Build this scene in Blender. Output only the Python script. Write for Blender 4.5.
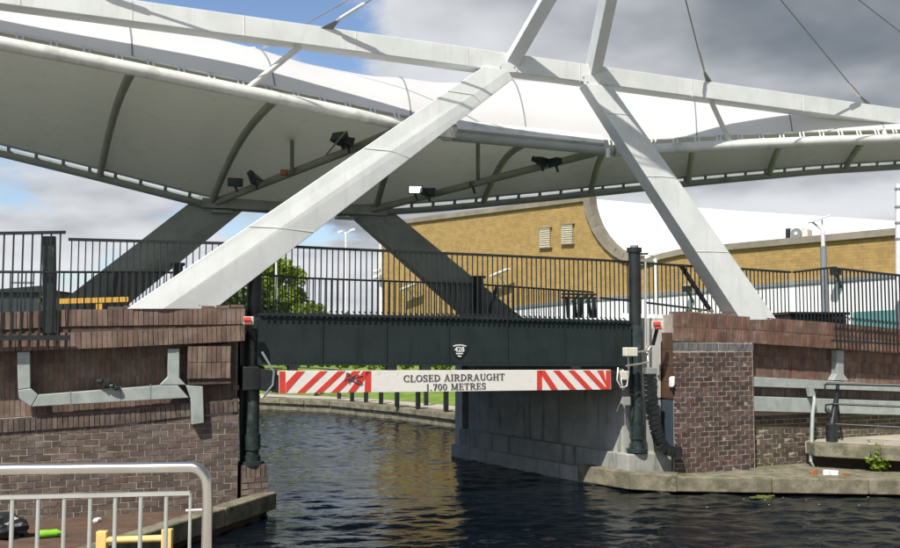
import bpy, math, random
from mathutils import Vector, Matrix
import numpy as np, bmesh
random.seed(7); np.random.seed(7)
R = math.radians
for o in list(bpy.data.objects): bpy.data.objects.remove(o)
scene = bpy.context.scene
COL = scene.collection
# ------------------------------------------------------------ camera
EYE = Vector((0, 0, 3.0)); FPX = 900.0; TH = math.atan(61/900)
cam = bpy.data.cameras.new('camera'); cam.sensor_width = 36; cam.lens = 36
cam.clip_start = .1; cam.clip_end = 3000
co = bpy.data.objects.new('camera', cam); COL.objects.link(co)
co.location = EYE; co.rotation_euler = (R(90)+TH, 0, 0)
scene.camera = co
scene.render.resolution_x = 1024; scene.render.resolution_y = 624
# ------------------------------------------------------------ light
SUN = Vector((-.45, -1.0, 1.38)).normalized()          # direction to the sun
elev = math.asin(SUN.z); azim = math.atan2(SUN.x, SUN.y)
sl = bpy.data.lights.new('sun', 'SUN'); sl.energy = 5.0; sl.angle = R(.53); sl.color = (1, .955, .88)
so = bpy.data.objects.new('sun', sl); COL.objects.link(so)
so.rotation_euler = SUN.to_track_quat('Z', 'Y').to_euler(); so.location = (10, -20, 30)
w = bpy.data.worlds.new('World'); scene.world = w; w.use_nodes = True
nt = w.node_tree; nt.nodes.clear(); N = nt.nodes.new; L = nt.links.new
def math_node(t, op, a, b=None, c=None, clamp=False):
    n = t.nodes.new('ShaderNodeMath'); n.operation = op; n.use_clamp = clamp
    for i, v in enumerate((a, b, c)):
        if v is None: continue
        if isinstance(v, (int, float)): n.inputs[i].default_value = v
        else: t.links.new(v, n.inputs[i])
    return n.outputs[0]
def mixc(t, f, a, b, mode='MIX'):
    n = t.nodes.new('ShaderNodeMix'); n.data_type = 'RGBA'; n.blend_type = mode
    for i, v in ((0, f), (6, a), (7, b)):
        if isinstance(v, (int, float)): n.inputs[i].default_value = v
        elif isinstance(v, (tuple, list)): n.inputs[i].default_value = (*v[:3], 1)
        else: t.links.new(v, n.inputs[i])
    return n.outputs[2]
def maprange(t, v, a, b, c=0, d=1, smooth=True):
    n = t.nodes.new('ShaderNodeMapRange'); n.interpolation_type = 'SMOOTHSTEP' if smooth else 'LINEAR'
    t.links.new(v, n.inputs[0])
    for i, x in enumerate((a, b, c, d)): n.inputs[i+1].default_value = x
    return n.outputs[0]
out = N('ShaderNodeOutputWorld'); bg = N('ShaderNodeBackground'); L(bg.outputs[0], out.inputs[0])
bg.inputs[1].default_value = .08
sky = N('ShaderNodeTexSky'); sky.sky_type = 'NISHITA'; sky.sun_disc = False
sky.sun_elevation = elev; sky.sun_rotation = azim
tc = N('ShaderNodeTexCoord'); sep = N('ShaderNodeSeparateXYZ'); L(tc.outputs['Generated'], sep.inputs[0])
zc = math_node(nt, 'MAXIMUM', sep.outputs[2], 0.0)
zz = math_node(nt, 'ADD', zc, .22)
comb = N('ShaderNodeCombineXYZ')
L(math_node(nt, 'DIVIDE', sep.outputs[0], zz), comb.inputs[0]); L(math_node(nt, 'DIVIDE', sep.outputs[1], zz), comb.inputs[1])
comb.inputs[2].default_value = 3.1
n1 = N('ShaderNodeTexNoise'); L(comb.outputs[0], n1.inputs['Vector']); n1.inputs['Scale'].default_value = 1.6
n1.inputs['Detail'].default_value = 8; n1.inputs['Roughness'].default_value = .55; n1.inputs['Distortion'].default_value = .2
mp = N('ShaderNodeMapping'); L(comb.outputs[0], mp.inputs[0]); mp.inputs['Location'].default_value = (4.3, 1.7, 2)
n2 = N('ShaderNodeTexNoise'); L(mp.outputs[0], n2.inputs['Vector']); n2.inputs['Scale'].default_value = 1.7
n2.inputs['Detail'].default_value = 4; n2.inputs['Roughness'].default_value = .5
right = math_node(nt, 'MULTIPLY', sep.outputs[0], .45)
cov = math_node(nt, 'ADD', n1.outputs[0], right)
mask = maprange(nt, math_node(nt,'ADD',cov,math_node(nt,'MULTIPLY',math_node(nt,'SUBTRACT',.35,zc),.22)), .30, .42)
bright = maprange(nt, math_node(nt, 'SUBTRACT', n2.outputs[0], math_node(nt, 'ADD', math_node(nt, 'MULTIPLY', math_node(nt, 'MULTIPLY', sep.outputs[0], math_node(nt,'ADD',sep.outputs[2],.10)), .85), math_node(nt, 'MULTIPLY', zc, .22))), .14, .64)
ccol = mixc(nt, bright, (2.0, 2.3, 2.7), (8.6, 8.8, 9.2))
skyc = mixc(nt, 1.0, sky.outputs[0], (1.55, 1.62, 1.75), 'MULTIPLY')
L(mixc(nt, mask, skyc, ccol), bg.inputs[0])
vs = scene.view_settings; vs.view_transform = 'Standard'; vs.look = 'None'; vs.exposure = 0.2; vs.gamma = 1
scene.render.engine = 'CYCLES'
# ------------------------------------------------------------ projection helpers
FW = Vector((0, math.cos(TH), math.sin(TH))); UP = Vector((0, -math.sin(TH), math.cos(TH)))
def ray(px, py): return Vector((1, 0, 0))*((px-450)/FPX) + UP*((274-py)/FPX) + FW
def atY(px, py, Y): r = ray(px, py); return EYE + r*(Y/r.y)
def atZ(px, py, z): r = ray(px, py); return EYE + r*((z-EYE.z)/r.z)
ANG = math.atan(.41)
U = Vector((math.cos(ANG), math.sin(ANG), 0)); NB = Vector((-math.sin(ANG), math.cos(ANG), 0))   # along the bridge, and back through it
V = Vector((-.55, .835, 0)).normalized(); WO = Vector((-V.y, V.x, 0)); 
WO = Vector((-.835, -.55, 0)).normalized()
A = Vector((-3.4, 14.8, 0))
def onF(px, py, off=0):
    r = ray(px, py); t = (off - (EYE-A).dot(NB))/r.dot(NB); return EYE + r*t
def FP(s, off, z): return A + U*s + NB*off + Vector((0, 0, z))
def sz(px, py, off=0):
    p = onF(px, py, off); return (p-A).dot(U), p.z
def lerp(a, b, t): return a + (b-a)*t
def ptab(tab, x):
    xs = [t[0] for t in tab]
    return [float(np.interp(x, xs, [t[k] for t in tab])) for k in range(1, len(tab[0]))]
# ------------------------------------------------------------ mesh builder
class MB:
    def __init__(s): s.v = []; s.f = []
    def add(s, vs, fs):
        b = len(s.v); s.v += [Vector(v) for v in vs]; s.f += [tuple(i+b for i in f) for f in fs]; return s
    def hexa(s, p):      # 8 points: bottom 4, top 4
        return s.add(p, [(0,3,2,1),(4,5,6,7),(0,1,5,4),(1,2,6,5),(2,3,7,6),(3,0,4,7)])
    def box(s, c, sx, sy, sz_, rz=0):
        c = Vector(c); m = Matrix.Rotation(rz, 3, 'Z')
        P = [c + m @ Vector((x*sx/2, y*sy/2, z*sz_/2)) for z in (-1,1) for x, y in ((-1,-1),(1,-1),(1,1),(-1,1))]
        return s.hexa(P)
    def fbox(s, s0, s1, o0, o1, z0, z1):   # box in bridge coordinates
        return s.hexa([FP(s0,o0,z0),FP(s1,o0,z0),FP(s1,o1,z0),FP(s0,o1,z0),FP(s0,o0,z1),FP(s1,o0,z1),FP(s1,o1,z1),FP(s0,o1,z1)])
    def prism(s, pts, z0, z1):
        n = len(pts); ar = sum(pts[i][0]*pts[(i+1)%n][1]-pts[(i+1)%n][0]*pts[i][1] for i in range(n))
        if ar < 0: pts = pts[::-1]
        f0 = (lambda i: z0[i]) if isinstance(z0, list) else (lambda i: z0)
        vs = [(p[0],p[1],z0) for p in pts] + [(p[0],p[1],z1) for p in pts]
        fs = [tuple(range(n-1,-1,-1)), tuple(range(n, 2*n))] + [(i,(i+1)%n,(i+1)%n+n,i+n) for i in range(n)]
        return s.add(vs, fs)
    def polyF(s, px, o0, o1):              # outline seen on plane off=o0, extruded to o1
        q = [sz(x, y, o0) for x, y in px]; n = len(q)
        ar = sum(q[i][0]*q[(i+1)%n][1]-q[(i+1)%n][0]*q[i][1] for i in range(n))
        if ar < 0: q = q[::-1]
        vs = [FP(a, o0, b) for a, b in q] + [FP(a, o1, b) for a, b in q]
        fs = [tuple(range(n)), tuple(range(2*n-1, n-1, -1))] + [((i+1)%n, i, i+n, (i+1)%n+n) for i in range(n)]
        return s.add(vs, fs)
    def beam(s, a, b, wd, ht, up=Vector((0,0,1))):
        a = Vector(a); b = Vector(b); d = (b-a).normalized(); sd = d.cross(up)
        if sd.length < 1e-4: sd = d.cross(Vector((0,1,0)))
        sd.normalize(); u2 = sd.cross(d).normalized(); sd = sd*wd/2; u2 = u2*ht/2
        return s.hexa([a-sd-u2, b-sd-u2, b+sd-u2, a+sd-u2, a-sd+u2, b-sd+u2, b+sd+u2, a+sd+u2])
    def tube(s, pts, r, n=10, caps=True):
        pts = [Vector(p) for p in pts]; rr = r if isinstance(r, (list, tuple)) else [r]*len(pts)
        b = len(s.v); ref = None
        for i, p in enumerate(pts):
            d = (pts[min(i+1,len(pts)-1)]-pts[max(i-1,0)]).normalized()
            if ref is None: ref = d.orthogonal().normalized()
            ref = (ref - d*ref.dot(d)).normalized(); q = d.cross(ref)
            s.v += [p + (ref*math.cos(a)+q*math.sin(a))*rr[i] for a in [2*math.pi*k/n for k in range(n)]]
        for i in range(len(pts)-1):
            for k in range(n):
                a0 = b+i*n+k; a1 = b+i*n+(k+1)%n; s.f.append((a0, a1, a1+n, a0+n))
        if caps:
            s.f.append(tuple(b+k for k in range(n-1,-1,-1))); s.f.append(tuple(b+(len(pts)-1)*n+k for k in range(n)))
        return s
    def grid(s, P):      # P[i][j]
        b = len(s.v); ni = len(P); nj = len(P[0])
        for row in P: s.v += [Vector(p) for p in row]
        for i in range(ni-1):
            for j in range(nj-1): s.f.append((b+i*nj+j, b+i*nj+j+1, b+(i+1)*nj+j+1, b+(i+1)*nj+j))
        return s
    def build(s, name, mat, parent=None, smooth=False, bevel=0):
        me = bpy.data.meshes.new(name); me.from_pydata([tuple(v) for v in s.v], [], s.f); me.update()
        me.materials.append(mat)
        if smooth:
            me.polygons.foreach_set('use_smooth', [True]*len(me.polygons))
            try: me.set_sharp_from_angle(angle=R(40))
            except Exception: pass
        o = bpy.data.objects.new(name, me); COL.objects.link(o)
        if bevel:
            m = o.modifiers.new('bevel', 'BEVEL'); m.width = bevel; m.segments = 2; m.limit_method = 'ANGLE'; m.angle_limit = R(35)
        if parent: adopt(o, parent)
        return o
def adopt(o, parent):
    o.parent = parent; bpy.context.view_layer.update() if False else None
    m = Matrix.Identity(4); p = parent
    chain = []
    while p: chain.append(p); p = p.parent
    W = Matrix.Identity(4)
    for q in reversed(chain): W = W @ q.matrix_parent_inverse @ Matrix.LocRotScale(q.location, q.rotation_euler, q.scale)
    o.matrix_parent_inverse = W.inverted()
def thing(name, label, cat, loc=(0,0,0), group=None):
    o = bpy.data.objects.new(name, None); o.empty_display_size = .2; COL.objects.link(o); o.location = loc
    return tag(o, label, cat, group)
def tag(o, label, cat, group=None):
    o['label'] = label; o['category'] = cat
    if group: o['group'] = group
    return o
def kind(o, k): o['kind'] = k; return o
# ------------------------------------------------------------ materials
def mat(name, col, col2=None, scale=3, rough=.6, metal=0, bump=0, bscale=30, rnd=0, stain=None, stain_scale=1.2, stain_amt=.5, spec=.5, coat=0, emit=0, trans=0, streak=False):
    m = bpy.data.materials.new(name); m.use_nodes = True; t = m.node_tree; b = t.nodes['Principled BSDF']
    tc = t.nodes.new('ShaderNodeTexCoord'); geo = t.nodes.new('ShaderNodeNewGeometry'); pos = geo.outputs['Position']
    def noise(sc, det=6, vec=pos, rough=.6):
        n = t.nodes.new('ShaderNodeTexNoise'); t.links.new(vec, n.inputs['Vector']); n.inputs['Scale'].default_value = sc
        n.inputs['Detail'].default_value = det; n.inputs['Roughness'].default_value = rough; return n.outputs[0]
    c = None
    if col2: c = mixc(t, maprange(t, noise(scale), .35, .65), col, col2)
    else: c = mixc(t, maprange(t, noise(scale), .3, .7), tuple(x*.9 for x in col), tuple(min(1, x*1.08) for x in col))
    if rnd:
        oi = t.nodes.new('ShaderNodeObjectInfo'); h = t.nodes.new('ShaderNodeHueSaturation')
        t.links.new(c, h.inputs['Color'])
        t.links.new(maprange(t, oi.outputs['Random'], 0, 1, 1-rnd, 1+rnd, False), h.inputs['Value'])
        r2 = math_node(t, 'FRACT', math_node(t, 'MULTIPLY', oi.outputs['Random'], 17.3))
        t.links.new(maprange(t, r2, 0, 1, .5-rnd*.05, .5+rnd*.05, False), h.inputs['Hue'])
        t.links.new(maprange(t, math_node(t,'FRACT', math_node(t, 'MULTIPLY', oi.outputs['Random'], 41.7)), 0, 1, 1-rnd*.6, 1+rnd*.6, False), h.inputs['Saturation'])
        c = h.outputs[0]
    if stain:
        vec = pos
        if streak:
            mpn = t.nodes.new('ShaderNodeMapping'); t.links.new(pos, mpn.inputs[0]); mpn.inputs['Scale'].default_value = (5, 5, .5); vec = mpn.outputs[0]
        f = math_node(t, 'MULTIPLY', maprange(t, noise(stain_scale, 8, vec, .7), .5, .68), stain_amt)
        c = mixc(t, f, c, stain)
    t.links.new(c, b.inputs['Base Color'])
    b.inputs['Roughness'].default_value = rough; b.inputs['Metallic'].default_value = metal
    b.inputs['Specular IOR Level'].default_value = spec; b.inputs['Coat Weight'].default_value = coat
    if bump:
        bn = t.nodes.new('ShaderNodeBump'); bn.inputs['Strength'].default_value = bump; bn.inputs['Distance'].default_value = .02
        t.links.new(noise(bscale), bn.inputs['Height']); t.links.new(bn.outputs[0], b.inputs['Normal'])
    if emit:
        b.inputs['Emission Color'].default_value = (*col, 1); b.inputs['Emission Strength'].default_value = emit
    return m
M = {}
M['white_steel'] = mat('white_steel', (.62,.64,.62), (.70,.72,.70), 1.5, .45, stain=(.46,.45,.40), stain_scale=1.6, stain_amt=.28, streak=True, bump=.02, bscale=8)
M['tube'] = mat('tube_paint', (.62,.63,.58), (.72,.72,.67), 2, .5, stain=(.33,.34,.28), stain_scale=2.5, stain_amt=.6)
M['far_steel'] = mat('far_steel', (.21,.235,.205), (.26,.285,.25), 1.5, .5, stain=(.1,.11,.09), stain_scale=2)  # far frame steel darkened: the shade under the canopy is in its colour
M['mid_steel'] = mat('shaded_steel', (.30,.33,.30), (.36,.39,.36), 2, .5)  # centre tube: shade below the flashing put into the colour
M['rib'] = mat('shaded_rib', (.22,.24,.18), (.27,.29,.22), 2, .5)  # white tubes under the canopy, their shade painted in as dark green-grey
M['black'] = mat('black_iron', (.012,.014,.015), (.022,.026,.026), 5, .42, bump=.05)
M['green'] = mat('dark_green_steel', (.018,.026,.026), (.023,.032,.032), 2, .5, stain=(.012,.018,.018), stain_scale=1.2, stain_amt=.7, streak=True, bump=.04, bscale=6, spec=.25)
M['pillar_green'] = mat('column_green', (.016,.028,.026), (.028,.042,.038), 5, .33, stain=(.14,.16,.15), stain_scale=9, stain_amt=.35)
M['brick'] = mat('purple_brick', (.098,.072,.060), (.14,.106,.086), 6, .72, rnd=.3, bump=.25, bscale=60, stain=(.3,.27,.23), stain_scale=3, stain_amt=.25)
M['brick_dark'] = mat('pier_brick', (.078,.050,.043), (.118,.076,.064), 6, .6, rnd=.35, bump=.3, bscale=60, stain=(.035,.03,.028), stain_scale=2.4, stain_amt=.85)
M['tile'] = mat('soldier_tile', (.135,.088,.066), (.18,.122,.092), 4, .7, rnd=.24, bump=.2, bscale=50, stain=(.30,.25,.2), stain_scale=2, stain_amt=.3)
M['tile_red'] = mat('red_tile', (.125,.070,.050), (.175,.102,.074), 4, .6, rnd=.22, bump=.2, bscale=50, stain=(.38,.33,.28), stain_scale=2.2, stain_amt=.35)
M['brick_moss'] = mat('mossy_brick', (.07,.052,.038), (.11,.08,.058), 6, .8, rnd=.3, bump=.3, bscale=50, stain=(.07,.08,.03), stain_scale=1.3, stain_amt=.9)
M['blue_brick'] = mat('blue_brick', (.10,.10,.10), (.14,.14,.14), 6, .6, rnd=.2, bump=.2)
M['mortar'] = mat('mortar', (.31,.275,.23), (.39,.35,.295), 8, .9, bump=.2, bscale=80, stain=(.22,.18,.14), stain_scale=2, stain_amt=.6)
M['mortar_dark'] = mat('dark_mortar', (.07,.045,.035), (.10,.07,.05), 8, .9, bump=.3, bscale=80)
M['concrete'] = mat('concrete', (.34,.34,.31), (.43,.42,.38), 3, .85, bump=.25, bscale=25, stain=(.17,.16,.12), stain_scale=1.5, stain_amt=.65, streak=True)
M['pale_conc'] = mat('pale_concrete', (.46,.46,.43), (.55,.55,.50), 2.5, .8, bump=.15, bscale=20, stain=(.28,.24,.18), stain_scale=1.6, stain_amt=.5, streak=True)
M['grime_shade'] = mat('grime_shade_concrete', (.28,.285,.255), (.38,.38,.345), 1.5, .85, bump=.2, bscale=15, stain=(.11,.11,.085), stain_scale=1.3, stain_amt=.75, streak=True)  # dirty concrete; shade under the deck is also put into base tone and stains
M['mossy'] = mat('mossy_stone', (.13,.12,.078), (.235,.21,.145), 3.5, .9, bump=.6, bscale=16, stain=(.055,.065,.022), stain_scale=2.6, stain_amt=.9)
M['duct'] = mat('galvanised_duct', (.33,.37,.35), (.41,.45,.42), 4, .5, metal=.15, stain=(.22,.23,.2), stain_scale=3, stain_amt=.5)
M['stainless'] = mat('stainless_steel', (.62,.57,.50), (.68,.63,.56), 6, .24, metal=1)
M['steel_bar'] = mat('brushed_bar', (.55,.55,.50), (.62,.62,.58), 6, .38, metal=.7)
M['sign'] = mat('sign_white', (.74,.72,.66), (.80,.78,.73), 5, .5, stain=(.5,.45,.36), stain_scale=5, stain_amt=.4)
M['sign_red'] = mat('sign_red', (.62,.045,.03), (.68,.06,.04), 5, .5)
M['ink'] = mat('sign_ink', (.075,.075,.07), None, 5, .6)
M['white_text'] = mat('plate_white', (.78,.78,.76), None, 5, .5)
M['yellow'] = mat('yellow_paint', (.78,.42,.06), (.84,.48,.08), 8, .45, stain=(.45,.28,.1), stain_scale=8, stain_amt=.4)
M['cream_yellow'] = mat('pale_yellow_paint', (.72,.50,.16), (.80,.56,.20), 8, .5)
M['red_plastic'] = mat('red_lens', (.75,.10,.07), None, 8, .3)
M['cream'] = mat('cream_plastic', (.68,.65,.54), None, 8, .5)
M['earth'] = mat('red_earth', (.085,.046,.03), (.125,.075,.05), 4, .95, bump=.6, bscale=18, stain=(.04,.035,.03), stain_scale=2, stain_amt=.8)
M['grass'] = mat('grass_green', (.11,.185,.018), (.17,.26,.03), 1.2, .9, bump=.8, bscale=30, stain=(.09,.13,.02), stain_scale=.8, stain_amt=.6)
M['path'] = mat('towpath', (.36,.33,.26), (.44,.40,.32), 2, .9, bump=.3)
M['asphalt'] = mat('asphalt', (.05,.05,.05), (.065,.065,.062), 3, .9, bump=.3)
M['roofwhite'] = mat('white_roof_sheet', (.80,.78,.79), (.85,.83,.84), .4, .45)
M['cladding'] = mat('white_cladding', (.74,.75,.77), (.80,.80,.80), .5, .5, stain=(.45,.46,.46), stain_scale=.7, stain_amt=.4, streak=True)
M['teal'] = mat('teal_glass', (.08,.22,.22), (.11,.28,.27), .6, .25)
M['capstone'] = mat('parapet_cap', (.20,.175,.13), (.27,.235,.175), 1.5, .7, stain=(.16,.14,.1), stain_scale=1)
M['grey_paint'] = mat('grey_paint', (.22,.24,.25), None, 3, .5)
M['lamp_white'] = mat('lamp_white', (.70,.70,.68), None, 3, .4)
M['vent'] = mat('vent_cream', (.52,.47,.33), (.58,.52,.38), 4, .7)
M['litter_white'] = mat('litter_white', (.8,.8,.82), None, 8, .6)
M['lime'] = mat('lime_plastic', (.25,.60,.04), None, 8, .4)
M['weed'] = mat('weed', (.14,.16,.035), None, 8, .8)
M['rust'] = mat('rust_orange', (.32,.12,.03), (.22,.08,.02), 6, .8)
M['lens_lit'] = mat('lit_lens', (.95,1,1), None, 8, .3, emit=1.6)
M['dark_glass'] = mat('lamp_glass', (.03,.06,.06), None, 8, .15)
# membranes
def membrane(name, col, tr, stain=None):
    m = mat(name, col, tuple(x*.95 for x in col), .7, .65, bump=.35, bscale=1.4, stain=stain, stain_scale=2.6, stain_amt=.75)
    t = m.node_tree; b = t.nodes['Principled BSDF']; o = t.nodes['Material Output']
    tn = t.nodes.new('ShaderNodeBsdfTranslucent'); tn.inputs[0].default_value = (*col, 1)
    mx = t.nodes.new('ShaderNodeMixShader'); mx.inputs[0].default_value = tr
    t.links.new(b.outputs[0], mx.inputs[1]); t.links.new(tn.outputs[0], mx.inputs[2]); t.links.new(mx.outputs[0], o.inputs[0])
    return m
M['fabric'] = membrane('white_membrane', (.84,.83,.835), .36)
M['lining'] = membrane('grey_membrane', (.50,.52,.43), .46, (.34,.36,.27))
# leaves
def leaf(name, a, b_):
    m = mat(name, a, b_, 2.2, .6, rnd=0, spec=.3)
    t = m.node_tree; b = t.nodes['Principled BSDF']; o = t.nodes['Material Output']
    tn = t.nodes.new('ShaderNodeBsdfTranslucent'); tn.inputs[0].default_value = (*b_, 1)
    mx = t.nodes.new('ShaderNodeMixShader'); mx.inputs[0].default_value = .3
    t.links.new(b.outputs[0], mx.inputs[1]); t.links.new(tn.outputs[0], mx.inputs[2]); t.links.new(mx.outputs[0], o.inputs[0])
    return m
M['leaf'] = leaf('leaf_green', (.10,.17,.02), (.28,.36,.03))
M['leaf_dark'] = leaf('leaf_dark', (.03,.06,.015), (.07,.11,.025))
M['bark'] = mat('bark', (.08,.06,.04), None, 5, .9, bump=.5)
# building brick: real coursing in the material, joints too fine to tell apart at this distance
def far_brick():
    m = bpy.data.materials.new('yellow_stock_brick'); m.use_nodes = True; t = m.node_tree; b = t.nodes['Principled BSDF']
    geo = t.nodes.new('ShaderNodeNewGeometry'); sp = t.nodes.new('ShaderNodeSeparateXYZ'); t.links.new(geo.outputs['Position'], sp.inputs[0])
    a = math_node(t, 'ADD', math_node(t, 'MULTIPLY', sp.outputs[0], -.70), math_node(t, 'MULTIPLY', sp.outputs[1], .714))
    cx = t.nodes.new('ShaderNodeCombineXYZ'); t.links.new(a, cx.inputs[0]); t.links.new(sp.outputs[2], cx.inputs[1])
    br = t.nodes.new('ShaderNodeTexBrick'); t.links.new(cx.outputs[0], br.inputs['Vector'])
    br.inputs['Color1'].default_value = (.29,.195,.065,1); br.inputs['Color2'].default_value = (.36,.245,.09,1); br.inputs['Mortar'].default_value = (.25,.17,.065,1)
    br.inputs['Scale'].default_value = 1; br.inputs['Brick Width'].default_value = .34; br.inputs['Row Height'].default_value = .11; br.inputs['Mortar Size'].default_value = .012
    n = t.nodes.new('ShaderNodeTexNoise'); n.inputs['Scale'].default_value = .35; n.inputs['Detail'].default_value = 8; t.links.new(geo.outputs['Position'], n.inputs['Vector'])
    n2 = t.nodes.new('ShaderNodeTexNoise'); n2.inputs['Scale'].default_value = 4; n2.inputs['Detail'].default_value = 5; t.links.new(geo.outputs['Position'], n2.inputs['Vector'])
    c = mixc(t, math_node(t,'MULTIPLY',maprange(t, n.outputs[0], .45, .7),.45), br.outputs[0], (.30,.18,.05))
    c = mixc(t, math_node(t,'MULTIPLY',maprange(t, n2.outputs[0], .4, .65),.4), c, (.46,.30,.09))
    t.links.new(c, b.inputs['Base Color']); b.inputs['Roughness'].default_value = .9
    return m
M['stock'] = far_brick()
# water
def water_mat():
    m = bpy.data.materials.new('canal_water'); m.use_nodes = True; t = m.node_tree; b = t.nodes['Principled BSDF']
    b.inputs['Base Color'].default_value = (.0025,.005,.008,1); b.inputs['Roughness'].default_value = .025
    b.inputs['IOR'].default_value = 1.33; b.inputs['Specular IOR Level'].default_value = .5
    geo = t.nodes.new('ShaderNodeNewGeometry')
    def nz(sc, scl, det, rot):
        mpn = t.nodes.new('ShaderNodeMapping'); t.links.new(geo.outputs['Position'], mpn.inputs[0])
        mpn.inputs['Scale'].default_value = scl; mpn.inputs['Rotation'].default_value = (0,0,R(rot))
        n = t.nodes.new('ShaderNodeTexNoise'); t.links.new(mpn.outputs[0], n.inputs['Vector']); n.inputs['Scale'].default_value = sc; n.inputs['Detail'].default_value = det; n.inputs['Distortion'].default_value=.6
        return n.outputs[0]
    h = math_node(t, 'ADD', math_node(t, 'MULTIPLY', nz(1.5, (1,2.3,1), 2, 8), 1.15), math_node(t, 'MULTIPLY', nz(5.2, (1,2.2,1), 4, -14), .50))
    amp = maprange(t, nz(.28, (1,1,1), 2, 0), .35, .65, .45, 1.45)
    h = math_node(t, 'MULTIPLY', h, amp)
    bn = t.nodes.new('ShaderNodeBump'); bn.inputs['Strength'].default_value = 1.0; bn.inputs['Distance'].default_value = .02
    t.links.new(h, bn.inputs['Height']); t.links.new(bn.outputs[0], b.inputs['Normal'])
    return m
M['water'] = water_mat()

# ============================================================ SETTING
def water_sheet():
    nx, ny = 440, 640; X = np.linspace(-15, 12.5, nx); Yv = 9.5 + (np.linspace(0,1,ny)**1.25)*31
    gx, gy = np.meshgrid(X, Yv); z = np.zeros_like(gx); rs = np.random.RandomState(5)
    patch = 1 + .45*np.sin(gx*.55+1.3+gy*.2)*np.sin(gy*.42+gx*.13)
    for k in range(70):
        lam = .19*(1.0/.19)**rs.rand(); th = rs.normal(math.pi/2+.25, .62); kk = 2*math.pi/lam
        z += .0028*lam*np.sin(kk*(gx*math.cos(th)+gy*math.sin(th)) + rs.rand()*6.28 + .8*np.sin(gx*.9+k)+.6*np.sin(gy*.7-k))
    edge = np.clip(np.minimum(np.minimum(gx+15, 12.5-gx), np.minimum(gy-9.5, 40.5-gy))/.8, 0, 1)
    z *= patch*edge
    me = bpy.data.meshes.new('water'); n = nx*ny
    co_ = np.column_stack([gx.ravel(), gy.ravel(), z.ravel()])
    outer = np.array([(-300,-60,0),(300,-60,0),(300,300,0),(-300,300,0)])
    idx = np.arange(n).reshape(ny, nx); q = np.column_stack([idx[:-1,:-1].ravel(), idx[:-1,1:].ravel(), idx[1:,1:].ravel(), idx[1:,:-1].ravel()])
    rows = [tuple(map(int, idx[0,::-1])), tuple(map(int, idx[::-1,-1])), tuple(map(int, idx[-1,:])), tuple(map(int, idx[:,0]))]
    a, b, c, d = n, n+1, n+2, n+3
    faces = q.tolist() + [[a,b]+list(rows[0]), [b,c]+list(rows[1]), [c,d]+list(rows[2])[::-1], [d,a]+list(rows[3])]
    # outer ring: south, east, north, west
    faces[-4] = [a,b]+[int(v) for v in idx[0,::-1]]
    faces[-3] = [b,c]+[int(v) for v in idx[::-1,-1]]
    faces[-2] = [c,d]+[int(v) for v in idx[-1,:]]
    faces[-1] = [d,a]+[int(v) for v in idx[:,0]]
    me.from_pydata(np.vstack([co_, outer]).tolist(), [], faces); me.polygons.foreach_set('use_smooth', [True]*len(me.polygons)); me.update()
    me.materials.append(M['water']); o = bpy.data.objects.new('water', me); COL.objects.link(o); return o
kind(water_sheet(), 'structure')
# far bank line (edge of the canal on the far, right-hand side)
C0 = onF(623, 452, .40); C0.z = 0                                     # corner of the concrete pier
C1 = C0 + V*5.4
bank = [C1 + V*.0 + Vector((.25,0,0)), Vector((.85,28.4,0)), Vector((-1.9,32.2,0)), Vector((-4.7,35.2,0)), Vector((-9,37.6,0)), Vector((-20,41.5,0)), Vector((-60,50,0)), Vector((-260,80,0))]
def offs(line, d):
    o = []
    for i, p in enumerate(line):
        t = (line[min(i+1,len(line)-1)]-line[max(i-1,0)]).normalized(); n = Vector((t.y, -t.x, 0)); o.append(p + n*d)
    return o
prof = [(.0,.45),(.0,.0)]
P = []
for d, z in ((.55,.46),(1.9,.46)):
    P.append([(p.x,p.y,z) for p in offs(bank, d)])
kind(MB().grid(P).build('towpath', M['path']), 'structure')
P = []
for d, z in ((1.9,.47),(4,.75),(8,1.25),(13,1.7),(20,1.9)):
    P.append([(p.x,p.y,z) for p in offs(bank, d)])
e = P[-1]; P.append([(max(x, x+200) if False else x+30, y+400, 1.9) for x, y, z in e])
P = P[:-1]
kind(MB().grid(P).build('grass_bank', M['grass']), 'structure')
# ground sheet beyond, out to the horizon, and the land on the right
g = offs(bank, 19.9); ring = [(p.x,p.y,1.88) for p in g]
far = [(300,24,1.88),(900,200,1.88),(900,1500,1.88),(-900,1500,1.88),(-900,150,1.88)]
mb = MB(); allp = ring[::-1]
pts = [(60,19,1.88)]
poly = [ (C1.x+3, C1.y+.5, 1.88) ] 
# right side land: between abutment line and grass
mb.grid([[(p[0],p[1],1.88) for p in ring], [(-900 if i>5 else p[0]*3+40, 1500, 1.88) for i,p in enumerate(ring)]])
mb.add([(ring[0][0],ring[0][1],1.878),(900,ring[0][1]-60,1.878),(900,1500,1.878),(ring[0][0]*3+40,1500,1.878)], [(0,1,2,3)])
b0 = offs(bank, 1.9)[0]
mb.add([(b0.x+1.8,b0.y-1.6,1.85),(40,36,1.85),(ring[0][0]+.1,ring[0][1],1.874)], [(0,1,2)])
kind(mb.build('ground', M['path']), 'structure')
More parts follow.
